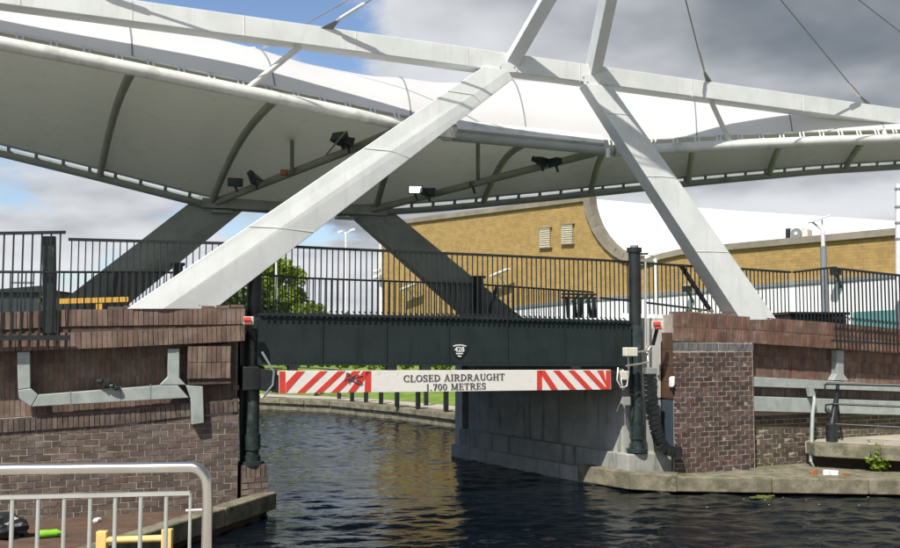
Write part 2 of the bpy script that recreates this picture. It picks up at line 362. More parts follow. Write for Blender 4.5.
# canal wall of the far bank: coping stones + wall
cw = thing('canal_wall', 'low stone canal wall curving along the far towpath beyond the bridge', 'canal wall', (bank[2].x, bank[2].y, 0))
ln = bank[:6]; inn = offs(ln, .55)
def along(line, step):
    o = []; 
    for i in range(len(line)-1):
        n = max(1, round((line[i+1]-line[i]).length/step))
        o += [line[i].lerp(line[i+1], k/n) for k in range(n)]
    return o + [line[-1]]
la = along(ln, 1.3); lb = offs(la, .55)
MB().grid([[(p.x,p.y,.28) for p in offs(la,.1)], [(p.x,p.y,-1) for p in offs(la,.1)]]).build('wall_face', M['mossy'], cw)
for i in range(len(la)-1):
    a, b, c, d = la[i], la[i+1], lb[i+1], lb[i]; gsh = .012
    a2, b2 = a.lerp(b,gsh), b.lerp(a,gsh); d2, c2 = d.lerp(c,gsh), c.lerp(d,gsh)
    z1 = .45 + random.uniform(-.012,.012)
    MB().prism([a2,b2,c2,d2], .25, z1).build('coping_stone', M['mossy'], cw, bevel=.015)
# towpath rail posts
bp = offs(bank, .8)
for (px, py) in ((286,394),(316,396),(339,399),(352,401),(366,402),(381,404),(397,407),(426,405.5),(418,409),(446,411.5),(468,414)):
    p = atZ(px, py, .46)
    post = tag(MB().box((p.x,p.y,.46+.45), .14,.14,.9, .4).add([],[]).build('towpath_post', M['black'], bevel=.01), '', 'post')
    post['_px'] = px
    post['label'] = 'x'
posts = sorted([o for o in COL.objects if o.name.startswith('towpath_post')], key=lambda o: o['_px'])
names = ['first', 'second', 'third', 'fourth', 'fifth', 'sixth', 'seventh', 'eighth', 'ninth', 'tenth', 'eleventh']
for i, o in enumerate(posts):
    o['label'] = f'black square post on the far towpath, {names[i]} from the left under the white sign beam'
    o['group'] = 'black posts along the far towpath'; del o['_px']
rp = [atZ(px, py, .46) for px, py in ((286,394),(316,396),(339,399),(352,401),(366,402),(381,404),(397,407),(426,405.5),(446,411.5),(468,414),(490,417))]
rr = thing('towpath_rail', 'thin black twin rail joining the towpath posts beside the grass', 'rail', rp[0])
for z in (.75, 1.15):
    MB().tube([p + Vector((0,0,z)) for p in [rp[0],rp[1],rp[2],rp[3],rp[4],rp[5],rp[6],rp[8],rp[9],rp[10]]], .022, 6).build('rail_bar', M['black'], rr)

# near quay under the camera (out of frame, below) and low ledges
kind(MB().prism([(-60,-40,0),(60,-40,0),(60,6.9,0),(-60,6.9,0)], -1, 1.3).build('quay', M['concrete']), 'structure')
E0 = atZ(277,492,.38); E1 = atZ(140,535,.38); dE = (E1-E0).normalized(); E2 = E0 + dE*9
# low earth floor in front of the left wall
kind(MB().prism([tuple(E0+U*-.12+dE*.3)[:2], tuple(E2+Vector((-.1,0,0)))[:2], (-14,6.9), (-14,12), tuple(FP(-.3,.35,0))[:2]], -1, .20).build('earth_ledge', M['earth']), 'structure')
ql = thing('quay_edging', 'pale concrete edging block at the foot of the left brick wall', 'quay edging', (E0.x,E0.y,0))
side = Vector((-dE.y, dE.x, 0)); side = side if side.x < 0 else -side
Lg = (E2-E0).length; k = 0
while k < Lg-.1:
    a = E0+dE*(k+.006); b = E0+dE*(min(k+1.5,Lg)-.006)
    MB().prism([a,b,b+side*.28,a+side*.28], .10, .38).build('edging_block', M['mossy'], ql, bevel=.02); k += 1.5
sp0 = E0+side*.06; MB().prism([sp0+dE*.1, E2+side*.06, E2+side*.2, sp0+side*.14+dE*.1], -1, .0).build('footing', M['mortar_dark'], ql)

# ============================================================ BRICKWORK
def brick_mesh(name, l, d, h, m, jit=.006):
    out = []
    for k in range(4):
        mb = MB(); vs = []
        for z in (-1,1):
            for x, y in ((-1,-1),(1,-1),(1,1),(-1,1)):
                vs.append((x*l/2+random.uniform(-jit,jit)*.5, y*d/2 + (random.uniform(-jit,jit) if y<0 else 0), z*h/2+random.uniform(-jit,jit)*.4))
        mb.hexa(vs)
        me = bpy.data.meshes.new(name); me.from_pydata([tuple(v) for v in mb.v], [], mb.f); me.materials.append(m); me.update(); out.append(me)
    return out
BM = {}
def lay(parent, key, s, off, z, tilt=0, name='brick'):
    me = random.choice(BM[key]); o = bpy.data.objects.new(name, me); COL.objects.link(o)
    o.location = FP(s, off + random.uniform(-.0025,.0025), z); o.rotation_euler = (0, tilt, ANG) 
    o.rotation_mode = 'XYZ'; o.rotation_euler = (0, -tilt, ANG)
    adopt2(o, parent)
def adopt2(o, parent):
    o.parent = parent; W = Matrix.Identity(4); chain = []; p = parent
    while p: chain.append(p); p = p.parent
    for q in reversed(chain): W = W @ q.matrix_parent_inverse @ Matrix.Translation(q.location)
    o.matrix_parent_inverse = W.inverted()
BM['str'] = brick_mesh('brick', .209, .09, .0845, M['brick'])
BM['half'] = brick_mesh('brick', .097, .09, .0845, M['brick'])
BM['strd'] = brick_mesh('brick', .209, .09, .0845, M['brick_dark'])
BM['halfd'] = brick_mesh('brick', .097, .09, .0845, M['brick_dark'])
BM['strm'] = brick_mesh('brick', .209, .09, .0845, M['brick_moss'])
BM['halfm'] = brick_mesh('brick', .097, .09, .0845, M['brick_moss'])
BM['stile'] = brick_mesh('soldier_brick', .068, .06, .255, M['tile'])
BM['stiler'] = brick_mesh('soldier_brick', .068, .06, .235, M['tile_red'])
BM['sold'] = brick_mesh('soldier_brick', .066, .09, .20, M['brick'])
BM['soldb'] = brick_mesh('soldier_brick', .066, .09, .14, M['blue_brick'])
BM['cap'] = brick_mesh('cap_brick', .21, .30, .05, M['tile'])
PW, PH = .226, .1
def courses(parent, s0, s1, z0, ztop, off, key, hkey, rows=99, zfun=None, name='brick'):
    """stretcher bond between s0..s1"""
    n = 0; r = 0; z = z0
    while z + PH*.5 < ztop and r < rows:
        sh = (r%2)*PW/2
        s = s0
        if sh: 
            if not zfun or z+PH*.6 < zfun(s): lay(parent, hkey, s+.056, off+.045, z+PH/2, name=name); n += 1
            s += PW/2
        while s + PW <= s1+.02:
            if not zfun or z+PH*.55 < zfun(s+PW/2): lay(parent, key, s+PW/2, off+.045, z+PH/2, name=name); n += 1
            s += PW
        if s1 - s > .09: lay(parent, hkey, s+.056, off+.045, z+PH/2, name=name); n += 1
        z += PH; r += 1
    return n
def soldiers(parent, s0, s1, off, fz, key, h, step=.0755, dep=.03, skip=None):
    s = s0 + step/2; n = 0
    while s < s1-.01:
        if not (skip and skip(s)): 
            tilt = math.atan((fz(s+.3)-fz(s-.3))/.6); lay(parent, key, s, off+dep, fz(s), tilt, 'soldier_brick'); n += 1
        s += step
    return n
def linez(pts, off=0):
    q = [sz(x, y, off) for x, y in pts]; return lambda s: float(np.interp(s, [a for a, b in q], [b for a, b in q])) if q[0][0] <= s <= q[-1][0] else (q[0][1] + (s-q[0][0])*(q[1][1]-q[0][1])/(q[1][0]-q[0][0]) if s < q[0][0] else q[-1][1] + (s-q[-1][0])*(q[-1][1]-q[-2][1])/(q[-1][0]-q[-2][0]))
def slab(mb, s0, s1, o0, o1, fb, ft, n=8):
    for i in range(n):
        a, b = lerp(s0,s1,i/n), lerp(s0,s1,(i+1)/n)
        mb.hexa([FP(a,o0,fb(a)),FP(b,o0,fb(b)),FP(b,o1,fb(b)),FP(a,o1,fb(a)),FP(a,o0,ft(a)),FP(b,o0,ft(b)),FP(b,o1,ft(b)),FP(a,o1,ft(a))])
    return mb
# merge coincident inner faces by building one swept slab
def slab(mb, s0, s1, o0, o1, fb, ft, n=8):
    P = []
    for i in range(n+1):
        a = lerp(s0, s1, i/n); P.append([FP(a,o0,fb(a)),FP(a,o0,ft(a)),FP(a,o1,ft(a)),FP(a,o1,fb(a)),FP(a,o0,fb(a))])
    mb.grid(P); b = len(mb.v)
    for row, rev in ((P[0], False), (P[-1], True)):
        q = row[:4]; mb.add(q, [(3,2,1,0) if rev else (0,1,2,3)])
    return mb
# ---- left abutment
sR = sz(241, 420)[0]; sL = -5.4
topL = linez([(0,311.5),(70,308.5),(245,307.5)]); botL = linez([(0,352),(120,347.5),(245,341)]); midL = lambda s: (topL(s)+botL(s))/2
par = thing('brick_parapet', 'brown soldier brick parapet under the left end of the bridge', 'parapet', FP(-2,0,0))
sE = sz(245, 320)[0]
slab(MB(), sL, sE-.01, .035, .6, lambda s: botL(s)+.008, lambda s: topL(s)-.02).build('mortar_core', M['mortar_dark'], par)
h = (topL(-2)-botL(-2))/2
def top_row(s): return topL(s)-.145
def low_row(s): return botL(s)+.13
soldiers(par, sL, sE, .012, top_row, 'stile', .25)
soldiers(par, sL, sE, -.004, low_row, 'stile', .25)
for i in range(9):
    s = sE - .12 - i*.235
    if i in (4,): continue
    o = lay(par, 'cap', s, .17, topL(s)+.012 + random.uniform(-.01,.012), random.uniform(-.03,.03), 'cap_brick')
ab = thing('brick_abutment', 'purple-brown brick wall of the left bridge abutment with grey ducts in front', 'abutment wall', FP(-2,.3,0))
ledge = linez([(0,419),(120,411),(193,403),(240,399)], .2)
slab(MB(), sL, sR-.01, .375, .79, lambda s: -1, lambda s: topL(s)-.30, 8).build('wall_core', M['mortar'], ab)   # wall body behind bricks
nL = courses(ab, sR-PW*19, sR, -.02, 2.4, .20, 'str', 'half', rows=22, zfun=lambda s: ledge(s)-.20)
slab(MB(), sL, sR-.01, .207, .48, lambda s: -1, lambda s: ledge(s)-.005, 8).build('mortar_bed', M['mortar'], ab)
soldiers(ab, sL, sR, .19, lambda s: ledge(s)-.105, 'sold', .2)
# remaining bricks at the far left of the wall, outside or at the frame edge
# tile bands up in the recess (three rows of soldiers)
bandtop = lambda s: botL(s)+.02
def rowz(k): return lambda s: ledge(s)+.13+.262*k
nrows = 4
for k in range(nrows): soldiers(ab, sL, sR, .36, rowz(k), 'stile', .25)
# corbelled brick box
cb = thing('brick_corbel', 'brick corbel block projecting under the end of the left parapet', 'corbel', FP(-.5,0,1))
MB().polyF([(188,347),(230.5,344),(231,383.5),(189,385)], .055, .47).build('mortar_core', M['mortar_dark'], cb)
c0, c1 = sz(188,347)[0], sz(231.5,345)[0]
zt, zb_ = sz(210,345)[1], sz(210,385)[1]
soldiers(cb, c0, c1, .02, lambda s: zt-.15, 'stile', .25); soldiers(cb, c0, c1, .02, lambda s: zt-.15-.262, 'stile', .25)
# pedestal under the lift column
pd = thing('brick_pedestal', 'low brick pedestal at the water edge under the left lift column', 'pedestal', FP(.2,.2,0))
q0, q1 = sz(241,466,.25)[0], sz(268,466,.25)[0]; zt = sz(250,465,.25)[1]
MB().fbox(q0+.005, q1-.01, .258, .9, -.6, zt-.02).build('mortar_core', M['mortar_dark'], pd)
soldiers(pd, q0+.01, q1, .25, lambda s: zt-.105, 'sold', .2, step=.078, dep=.045)
courses(pd, q0+.01, q1, zt-.2-.5, zt-.2, .25, 'str', 'half', rows=5)
# side wall of the left abutment facing the canal
kb = FP(sR,.62,0)
MB().prism([kb, kb+V*6.2, kb+V*6.2-U*6, kb-U*4], -1, 2.6).build('side_wall', M['mortar_dark'], ab)

# ---- ducts on the left wall
dl = thing('cable_duct', 'grey galvanised cable duct running along the left brick wall under the parapet', 'duct', FP(-3,.1,1.8))
MB().polyF([(17,352),(30,351.5),(30.5,388),(18,390)], .06, .2).build('duct_section', M['duct'], dl, bevel=.01)
MB().polyF([(18,390.4),(30.7,388.4),(38,395),(31,406.8),(19,399)], .055, .2).build('duct_elbow', M['duct'], dl, bevel=.01)
MB().polyF([(38.3,395),(160,385.5),(178,385.5),(189,398),(31.5,407)], .06, .2).build('duct_section', M['duct'], dl, bevel=.01)
MB().polyF([(168,349),(179.5,348.5),(179.5,378),(186,385),(160,385),(168,377)], .065, .2).build('duct_section', M['duct'], dl, bevel=.01)
MB().polyF([(186,385.5),(203,386.5),(204,423),(192,425),(191,399)], .05, .2).build('duct_section', M['duct'], dl, bevel=.01)
for px in (70,120,150): MB().polyF([(px,391-(px-70)*.085),(px+1,391-(px-70)*.085),(px+1,404.5-(px-70)*.06),(px,404.5-(px-70)*.06)], .055, .065).build('duct_joint', M['grey_paint'], dl)
# dark rag lump on the duct
rg = MB()
for i in range(7):
    p = onF(100+i*2.8, 383+i*.8+random.uniform(-1.5,1.5), .03+random.uniform(-.02,.02)); rg.box(p, .1,.09,.07, random.random()*3)
tag(rg.build('dark_rag', M['black'], bevel=.02), 'dark crumpled rag lying on the grey duct of the left wall', 'rag')

# ---- right parapet, pier and abutment
s0r = sz(675,330)[0]; sRR = 17.5
topR = linez([(675,313),(755,316),(830,321.5),(900,328)]); botR = linez([(675,340.5),(755,343.5),(830,348.5),(900,353.5)])
pr = thing('brick_parapet', 'red-brown soldier brick parapet sloping down right of the lift column', 'parapet', FP(11,0,0))
slab(MB(), s0r+.01, sRR, .035, .42, lambda s: botR(s)+.008, lambda s: topR(s)-.03).build('mortar_core', M['mortar'], pr)
BM['stilep'] = brick_mesh('soldier_brick', .068, .06, .268, M['tile_red'])
soldiers(pr, s0r, sRR, .012, lambda s: topR(s)-.01-(topR(s)-botR(s))*.25, 'stilep', .25); soldiers(pr, s0r, sRR, .004, lambda s: topR(s)-.008-(topR(s)-botR(s))*.75, 'stilep', .25)
for i in range(5):
    s = s0r+.2+i*.3
    lay(pr, 'cap', s, .17, topR(s)+.008+random.uniform(-.012,.01), random.uniform(-.05,.05), 'cap_brick')
pier = thing('brick_pier', 'tall dark brick pier beside the lift column, joints pale, foot on the quay ledge', 'brick pier', FP(9.3,0,0))
s1r = sz(755,420)[0]; zb = sz(715,476)[1]
MB().fbox(s0r+.01, s1r-.018, .007, .8, -.3, botR(s0r+.8)-.02).build('mortar_core', M['mortar'], pier)
zz0 = -.15
ztp = min(botR(s0r), botR(s1r))-.17
rws = int((ztp-zz0)/PH)
courses(pier, s0r, s1r, ztp-rws*PH, ztp, .0, 'strd', 'halfd', rows=rws)
soldiers(pier, s0r, s1r, .0, lambda s: (botR(s)-.002+ztp)/2, 'soldb', .14, dep=.045)
for i in range(rws):
    zc_ = ztp-rws*PH + i*PH + PH/2
    for k in range(3):
        if k == 2 and i%2: continue
        lay(pier, 'strd' , s0r-.001, .115+.226*k-(.06 if i%2 else 0)+.0, zc_); o = COL.objects[-1]; o.rotation_euler = (0,0,ANG-math.pi/2); o.location += U*.045
    break
MB().polyF([(722,472.5),(754,470),(754,472.5),(745,475),(735,474.5),(726,475.5)], -.004, .01).build('paint_splash', M['litter_white'], pier)
# abutment wall right of the pier
wr = thing('brick_abutment', 'set-back brick wall right of the pier with concrete beams across it', 'abutment wall', FP(12,.4,0))
b1t, b1b = linez([(755,377),(900,385)],.1), linez([(755,386.5),(900,391.5)],.1)
b2t, b2b = linez([(755,396.5),(900,401.5)],.1), linez([(755,411),(900,415)],.1)
slab(MB(), s1r-.3, sRR, .33, .9, lambda s: -1, lambda s: topR(s)-.35).build('wall_core', M['mortar'], wr)
tiler = linez([(755,366),(900,374)],.3)
for k in range(3): soldiers(wr, s1r, sRR, .30, (lambda k: lambda s: b1t(s)+.10+.242*k)(k), 'stiler', .235)
soldiers(wr, s1r, sRR, .29, lambda s: b2t(s)+.085, 'sold', .2, dep=.045)
nn = courses(wr, s1r, s1r+PW*22, .0, 1.3, .27, 'strm', 'halfm', rows=13, zfun=lambda s: b2b(s)+.05)
slab(MB(), s1r, s1r+PW*22, .277, .332, lambda s: -.5, lambda s: b2b(s)+.05).build('mortar_bed', M['mortar'], wr)
for i in range(4):
    a, b = lerp(s1r+.01,sRR,i/4)+.004, lerp(s1r+.01,sRR,(i+1)/4)-.004
    slab(MB(), a, b, .1, .33, b1b, b1t, 2).build('concrete_beam', M['duct'], wr, bevel=.01)
    slab(MB(), a-.0, b, .08, .33, b2b, b2t, 2).build('concrete_beam', M['duct'], wr, bevel=.01)
dr = thing('cable_duct', 'short grey duct dropping from the right parapet onto the upper concrete beam', 'duct', FP(13,.2,1))
MB().polyF([(837,350),(844,350.5),(844,374),(849,381),(833,380.5),(837,374)], .12, .29).build('duct_section', M['duct'], dr, bevel=.01)
cd = thing('conduit_pipe', 'kinked grey conduit pipe standing beside the right stone platform', 'pipe', onF(812,480,.0))
MB().polyF([(809,386),(814,386.5),(815,396),(811,397)], -.06, .05).build('pipe_section', M['duct'], cd, bevel=.01)
MB().tube([onF(813,392,.0), onF(814.5,400,-.06), onF(812.5,415,-.1), onF(811,462,-.12)], .04, 10).build('pipe_section', M['duct'], cd, smooth=True)
MB().tube([onF(811,462,-.12), onF(815,468,-.15), onF(905,476,-1.0)], .035, 8).build('pipe_section', M['duct'], cd, smooth=True)

# ---- stone platform at the right and its low rail
p0, p1 = atZ(814,443.5,.75), atZ(900,448,.75); dp = (p1-p0).normalized(); p2 = p0+dp*8
wl = FP(sz(814,440,.25)[0], .26, 0); wr2 = FP(sRR, .26, 0)
pf = thing('stone_platform', 'mossy stone platform slab with a pale top at the far right', 'platform', p0)
k = 0
while k < 7.9:
    a, b = p0+dp*(k+.006), p0+dp*(k+1.244); MB().prism([a,b,b+Vector((0,.45,0)),a+Vector((0,.45,0))], .48, .75).build('coping_stone', M['mossy'], pf, bevel=.02); k += 1.25
MB().prism([p0+Vector((0,.452,0)), p2+Vector((0,.452,0)), wr2, wl], .5, .742).build('slab_top', M['path'], pf)
MB().prism([p0+Vector((.1,.6,0)), p2+Vector((0,.6,0)), p2+Vector((0,.9,0)), p0+Vector((.1,.9,0))], -.3, .495).build('footing', M['mortar_dark'], pf)
pr0 = atZ(832,441.5,.75)
gr = thing('quay_rail', 'black iron quay rail with tapered post at the right platform edge', 'railing', pr0)
MB().tube([pr0, pr0+Vector((0,0,.35)), pr0+Vector((.02,0,.38)), pr0+Vector((.12,0,.9)), pr0+Vector((.16,0,1.2))], [.12,.12,.085,.05,.035], 12).build('post', M['black'], gr, smooth=True)
for py in (383.5, 404, 424):
    z = atY(835, py, pr0.y).z
    e = p0+dp*6.2; x0 = pr0.x - (.12 if py < 400 else 0)
    MB().tube([(x0+.02, pr0.y-.03, z), (e.x, e.y-.05, z)], .03 if py<400 else .022, 8).build('rail_bar', M['black'], gr)
    MB().tube([(pr0.x+.02, pr0.y-.05, z), (pr0.x-.13, pr0.y-.05, z-.02), (pr0.x-.14, pr0.y-.05, z-.14), (pr0.x-.02, pr0.y-.05, z-.22)], .022, 6).build('rail_bracket', M['black'], gr, smooth=True)
MB().tube([pr0+Vector((.12,-.02,.9)), pr0+Vector((.33,.25,.02))], .022, 6).build('stay', M['black'], gr)
e = p0+dp*4.2; MB().tube([(e.x,e.y,.75),(e.x,e.y,1.95)], .05, 8).build('post', M['black'], gr)
# low quay ledge at water level, right
Lc, Lr = atZ(677,477,.32), atZ(900,480,.32); dL = (Lr-Lc).normalized()
lg = thing('quay_ledge', 'mossy concrete quay ledge at the water line below the right brick pier', 'quay ledge', Lc)
k = 0
while k < 9:
    a, b = Lc+dL*(k+.005), Lc+dL*(k+1.745)
    MB().prism([a,b,b+Vector((0,.5,0)),a+Vector((0,.5,0))], .04, .32).build('ledge_block', M['mossy'], lg, bevel=.02); k += 1.75
MB().prism([Lc+Vector((0,.502,0)), Lc+dL*9+Vector((0,.502,0)), FP(17,.25,0), FP(8.6,.3,0)], -.5, .24).build('ledge_floor', M['mossy'], lg)
La = atZ(577,465,.36); Lm = atZ(629,473,.35); Lc3 = Vector((Lc.x,Lc.y,.32))
for a, b, za, zb3 in ((La,Lm,.36,.35),(Lm,Lc3,.345,.325)):
    n_ = Vector((-(b-a).y, (b-a).x, 0)).normalized()*.45; g_ = (b-a).normalized()*.006; a = a+g_; b = b-g_
    MB().prism([(a.x,a.y),(b.x,b.y),(b.x+n_.x,b.y+n_.y),(a.x+n_.x,a.y+n_.y)], .03, za).build('ledge_block', M['mossy'], lg, bevel=.02)
MB().prism([Lc+Vector((.1,.3,0)), Lc+dL*9+Vector((0,.3,0)), Lc+dL*9+Vector((0,.6,0)), Lc+Vector((0,.6,0))], -1, -.065).build('footing', M['mortar_dark'], lg)

# ---- concrete bridge pier
cp = thing('concrete_pier', 'pale concrete bridge pier running back under the deck from the right column', 'bridge pier', C0)
zdk = 2.36
front_r = FP(sz(661,400,.40)[0], .40, 0)
MB().prism([C0, front_r, front_r+NB*.5, C0+V*5.4+U*1.6, C0+V*5.4], .6, zdk).build('pier_wall', M['grime_shade'], cp, bevel=.01)
po = C0 + WO*.06 - NB*.26
fr = FP(s0r-.02, .14, 0)
MB().prism([po, fr, fr+NB*.5, C0+V*5.5+U*1.2, C0+V*5.5+WO*.22], -.8, onF(637,453,.27).z).build('plinth', M['grime_shade'], cp, bevel=.02)
po2 = C0 + WO*.32; MB().prism([po2+V*.5, C0+V*.5, C0+V*5.7, C0+V*5.7+WO*.32], -.8, .30).build('footing_step', M['concrete'], cp, bevel=.02)
# upper bracket of the pier behind the column
MB().polyF([(640,318),(673,318),(673,342),(661,342),(661,398),(640,398)], .37, .7).build('pier_head', M['pale_conc'], cp, bevel=.01)
ra, rb = sz(661,380,.59)[0], sz(676,380,.59)[0]
for zz_ in (sz(668,352,.47)[1], sz(668,369,.47)[1], sz(668,386,.47)[1]):
    for k in range(4):
        pass
MB().hexa([FP(s0r-.045,.1,onF(674,456,0).z),FP(s0r-.005,.1,onF(674,456,0).z),FP(s0r-.005,.86,onF(674,456,0).z),FP(s0r-.045,.86,onF(674,456,0).z),FP(s0r-.045,.1,onF(674,401,0).z),FP(s0r-.005,.1,onF(674,401,0).z),FP(s0r-.005,.86,onF(674,401,0).z),FP(s0r-.045,.86,onF(674,401,0).z)]).build('recess_panel', mat('slate_panel', (.05,.07,.09), None, 3, .4), cp)
rt = thing('tiled_recess', 'narrow recess faced with upright orange-brown tiles between pier and brickwork', 'recess', onF(668,400,.46))
BM['otile'] = brick_mesh('tile', .082, .05, .32, mat('orange_tile', (.075,.045,.028), (.11,.065,.04), 4, .6, rnd=.2))
for r_ in range(4):
    for k in range(8):
        lay(rt, 'otile', s0r-.03, .12+.088*k, sz(674,399,0)[1]+.165+.33*r_, 0, 'tile'); o = COL.objects[-1]; o.rotation_euler = (0,0,ANG-math.pi/2)
# ============================================================ BRIDGE DECK
gl, grt = sz(259,340,.1)[0], sz(631,340,.1)[0]
gtop = linez([(265,313),(450,316),(630,320.5)],.1); gbot = linez([(265,365),(450,365.5),(630,366)],.1)
dk = thing('lift_bridge_deck', 'dark green steel lifting deck spanning the canal between the two columns', 'bridge deck', FP(4,3,2.4))
slab(MB(), gl, grt, .14, .55, gbot, lambda s: gtop(s)-.04, 10).build('girder', M['green'], dk)
slab(MB(), gl, grt, 6.1, 6.45, gbot, gtop, 10).build('girder', M['green'], dk)
slab(MB(), gl, grt, .5, 6.1, lambda s: gbot(s)+.25, lambda s: gtop(s)-.1, 10).build('deck_slab', M['asphalt'], dk)
slab(MB(), gl, grt, .06, .30, lambda s: gbot(s)-.004, lambda s: gbot(s)+.03, 10).build('bottom_flange', M['green'], dk, bevel=.004)
slab(MB(), gl, grt, .08, .34, lambda s: gtop(s)-.045, lambda s: gtop(s), 10).build('top_flange', M['green'], dk, bevel=.004)
xs = [258,322,386,448.5,507,564,616,632]
for i in range(len(xs)-1):
    a = sz(xs[i],340,.12)[0]+.012; b = sz(xs[i+1],340,.12)[0]-.012
    if i == len(xs)-2: b += 0
    slab(MB(), a, b, .122, .138, lambda s: gbot(s)+.034, lambda s: gtop(s)-.05, 4).build('girder_panel', M['green'], dk)
for x in xs[1:-1]:
    s = sz(x,340,.12)[0]; MB().fbox(s-.011, s+.011, .10, .137, gbot(s)+.032, gtop(s)-.048).build('stiffener', M['green'], dk)
for i in range(7):
    s = lerp(gl+.4, grt-.4, i/6); MB().fbox(s-.08,s+.08,.5,6.1,gbot(s)+.02,gbot(s)+.245).build('cross_beam', M['green'], dk)
bolts = MB()
for i in range(90):
    s = lerp(gl+.05, grt-.05, i/89)
    bolts.fbox(s-.008,s+.008,.112,.121,gbot(s)+.05,gbot(s)+.066)
b_ = bolts.build('rivet', M['pillar_green'], dk); kind(b_, 'stuff')
# number plate on the girder
pl = thing('bridge_number_plate', 'small black shield plate with a white number on the green girder', 'plate', onF(459.5,351,.1))
shd = MB().polyF([(450.5,346),(455,344),(464,344),(468.5,346),(466.5,352),(462.5,357),(459.5,358.5),(456.5,357),(452.5,352)], .105, .118).build('shield', M['black'], pl, bevel=.004)
def text(body, px, py, off, hpx, mat_, parent, name='lettering', wscale=1.0, bold=.0, serif=False):
    c = bpy.data.curves.new(name, 'FONT'); c.body = body; c.align_x = 'CENTER'; c.align_y = 'CENTER'; c.offset = bold; c.extrude = .002; c.resolution_u = 4
    o = bpy.data.objects.new(name, c); COL.objects.link(o)
    dg = bpy.context.evaluated_depsgraph_get(); dg.update(); me = bpy.data.meshes.new_from_object(o.evaluated_get(dg)); bpy.data.objects.remove(o)
    me.materials.clear(); me.materials.append(mat_)
    p = onF(px, py, off); m = hpx/900*p.y/.70
    M4 = Matrix((( U.x, 0, -NB.x, p.x), (U.y, 0, -NB.y, p.y), (0, 1, 0, p.z), (0,0,0,1))) @ Matrix.Diagonal((m*wscale, m, 1, 1))
    me.transform(M4); ob = bpy.data.objects.new(name, me); COL.objects.link(ob); adopt(ob, parent); return ob
text('428', 459.5, 349.7, .100, 4.9, M['white_text'], shd, wscale=1.0, bold=.02)
MB().polyF([(453,345.8),(456,344.8),(459.5,344.5),(463,344.8),(466.5,345.8),(466,346.7),(462.8,345.8),(459.5,345.5),(456.2,345.8),(453.4,346.7)], .099, .104).build('arched_band', M['white_text'], shd)
MB().polyF([(456,353),(463,353),(462.7,354.2),(456.3,354.2)], .099, .104).build('bar', M['white_text'], shd)
MB().polyF([(458,355.3),(461.6,356),(461,357.2),(457.8,356.4)], .099, .104).build('bar', M['white_text'], shd)

# ---- sign beam
sg = thing('clearance_sign_beam', 'white beam with red chevron ends and black headroom lettering under the girder', 'sign', onF(445,382,-.05))
OS = -.02
topS = linez([(278,371),(610,370)],OS); botS = linez([(278,393.5),(612,389.5)],OS)
sa, sb = sz(279,382,OS)[0], sz(611,380,OS)[0]
sbd = slab(MB(), sa, sb, OS+.006, OS+.16, botS, topS, 6).build('sign_board', M['sign'], sg, bevel=.004)
def spoly(px, mat_, o=OS, name='chevron_stripe'):
    MB().polyF(px, o, o+.004).build(name, mat_, sbd)
def sy(x): return (371+(370-371)*(x-278)/332+.3, 393.5+(389.5-393.5)*(x-278)/334-.3)
def strip(xb0, xb1, xt0, xt1):
    spoly([(xb0, sy(xb0)[1]), (xb1, sy(xb1)[1]), (xt1, sy(xt1)[0]), (xt0, sy(xt0)[0])], M['sign_red'])
strip(279.3,285.5,279.3,285.2)                    # end bar
for b0_, b1_, t0_, t1_ in ((288,288,0,0),):
    pass
spoly([(285.6,sy(286)[0]),(297.5,sy(297)[0]),(288,383),(285.6,386)], M['sign_red']) if False else None
for xb, xt in ((297,320),(315,338),(331,353)):
    strip(xb, xb+7.5, xt, xt+7.5)
spoly([(286,sy(286)[1]),(286,383),(297,sy(297)[0]),(305,sy(305)[0])], M['sign_red']) 
strip(348,355,363,371); strip(364.5,371,365.5,371.2)
# right chevrons
strip(537,542,537,542)
for xt, xb in ((543,551),(553,568),(566,582),(580,597)):
    pass
for xt, xb in ((538.5,551.5),(553,570),(568,586),(583,601)):
    strip(xb, xb+6.5 if xb+6.5 < 609.5 else 609.5, xt, xt+6.5)
spoly([(597,sy(597)[0]),(603.5,sy(603)[0]),(606,382),(606,386)], M['sign_red']); strip(606,610.5,606,610.5)
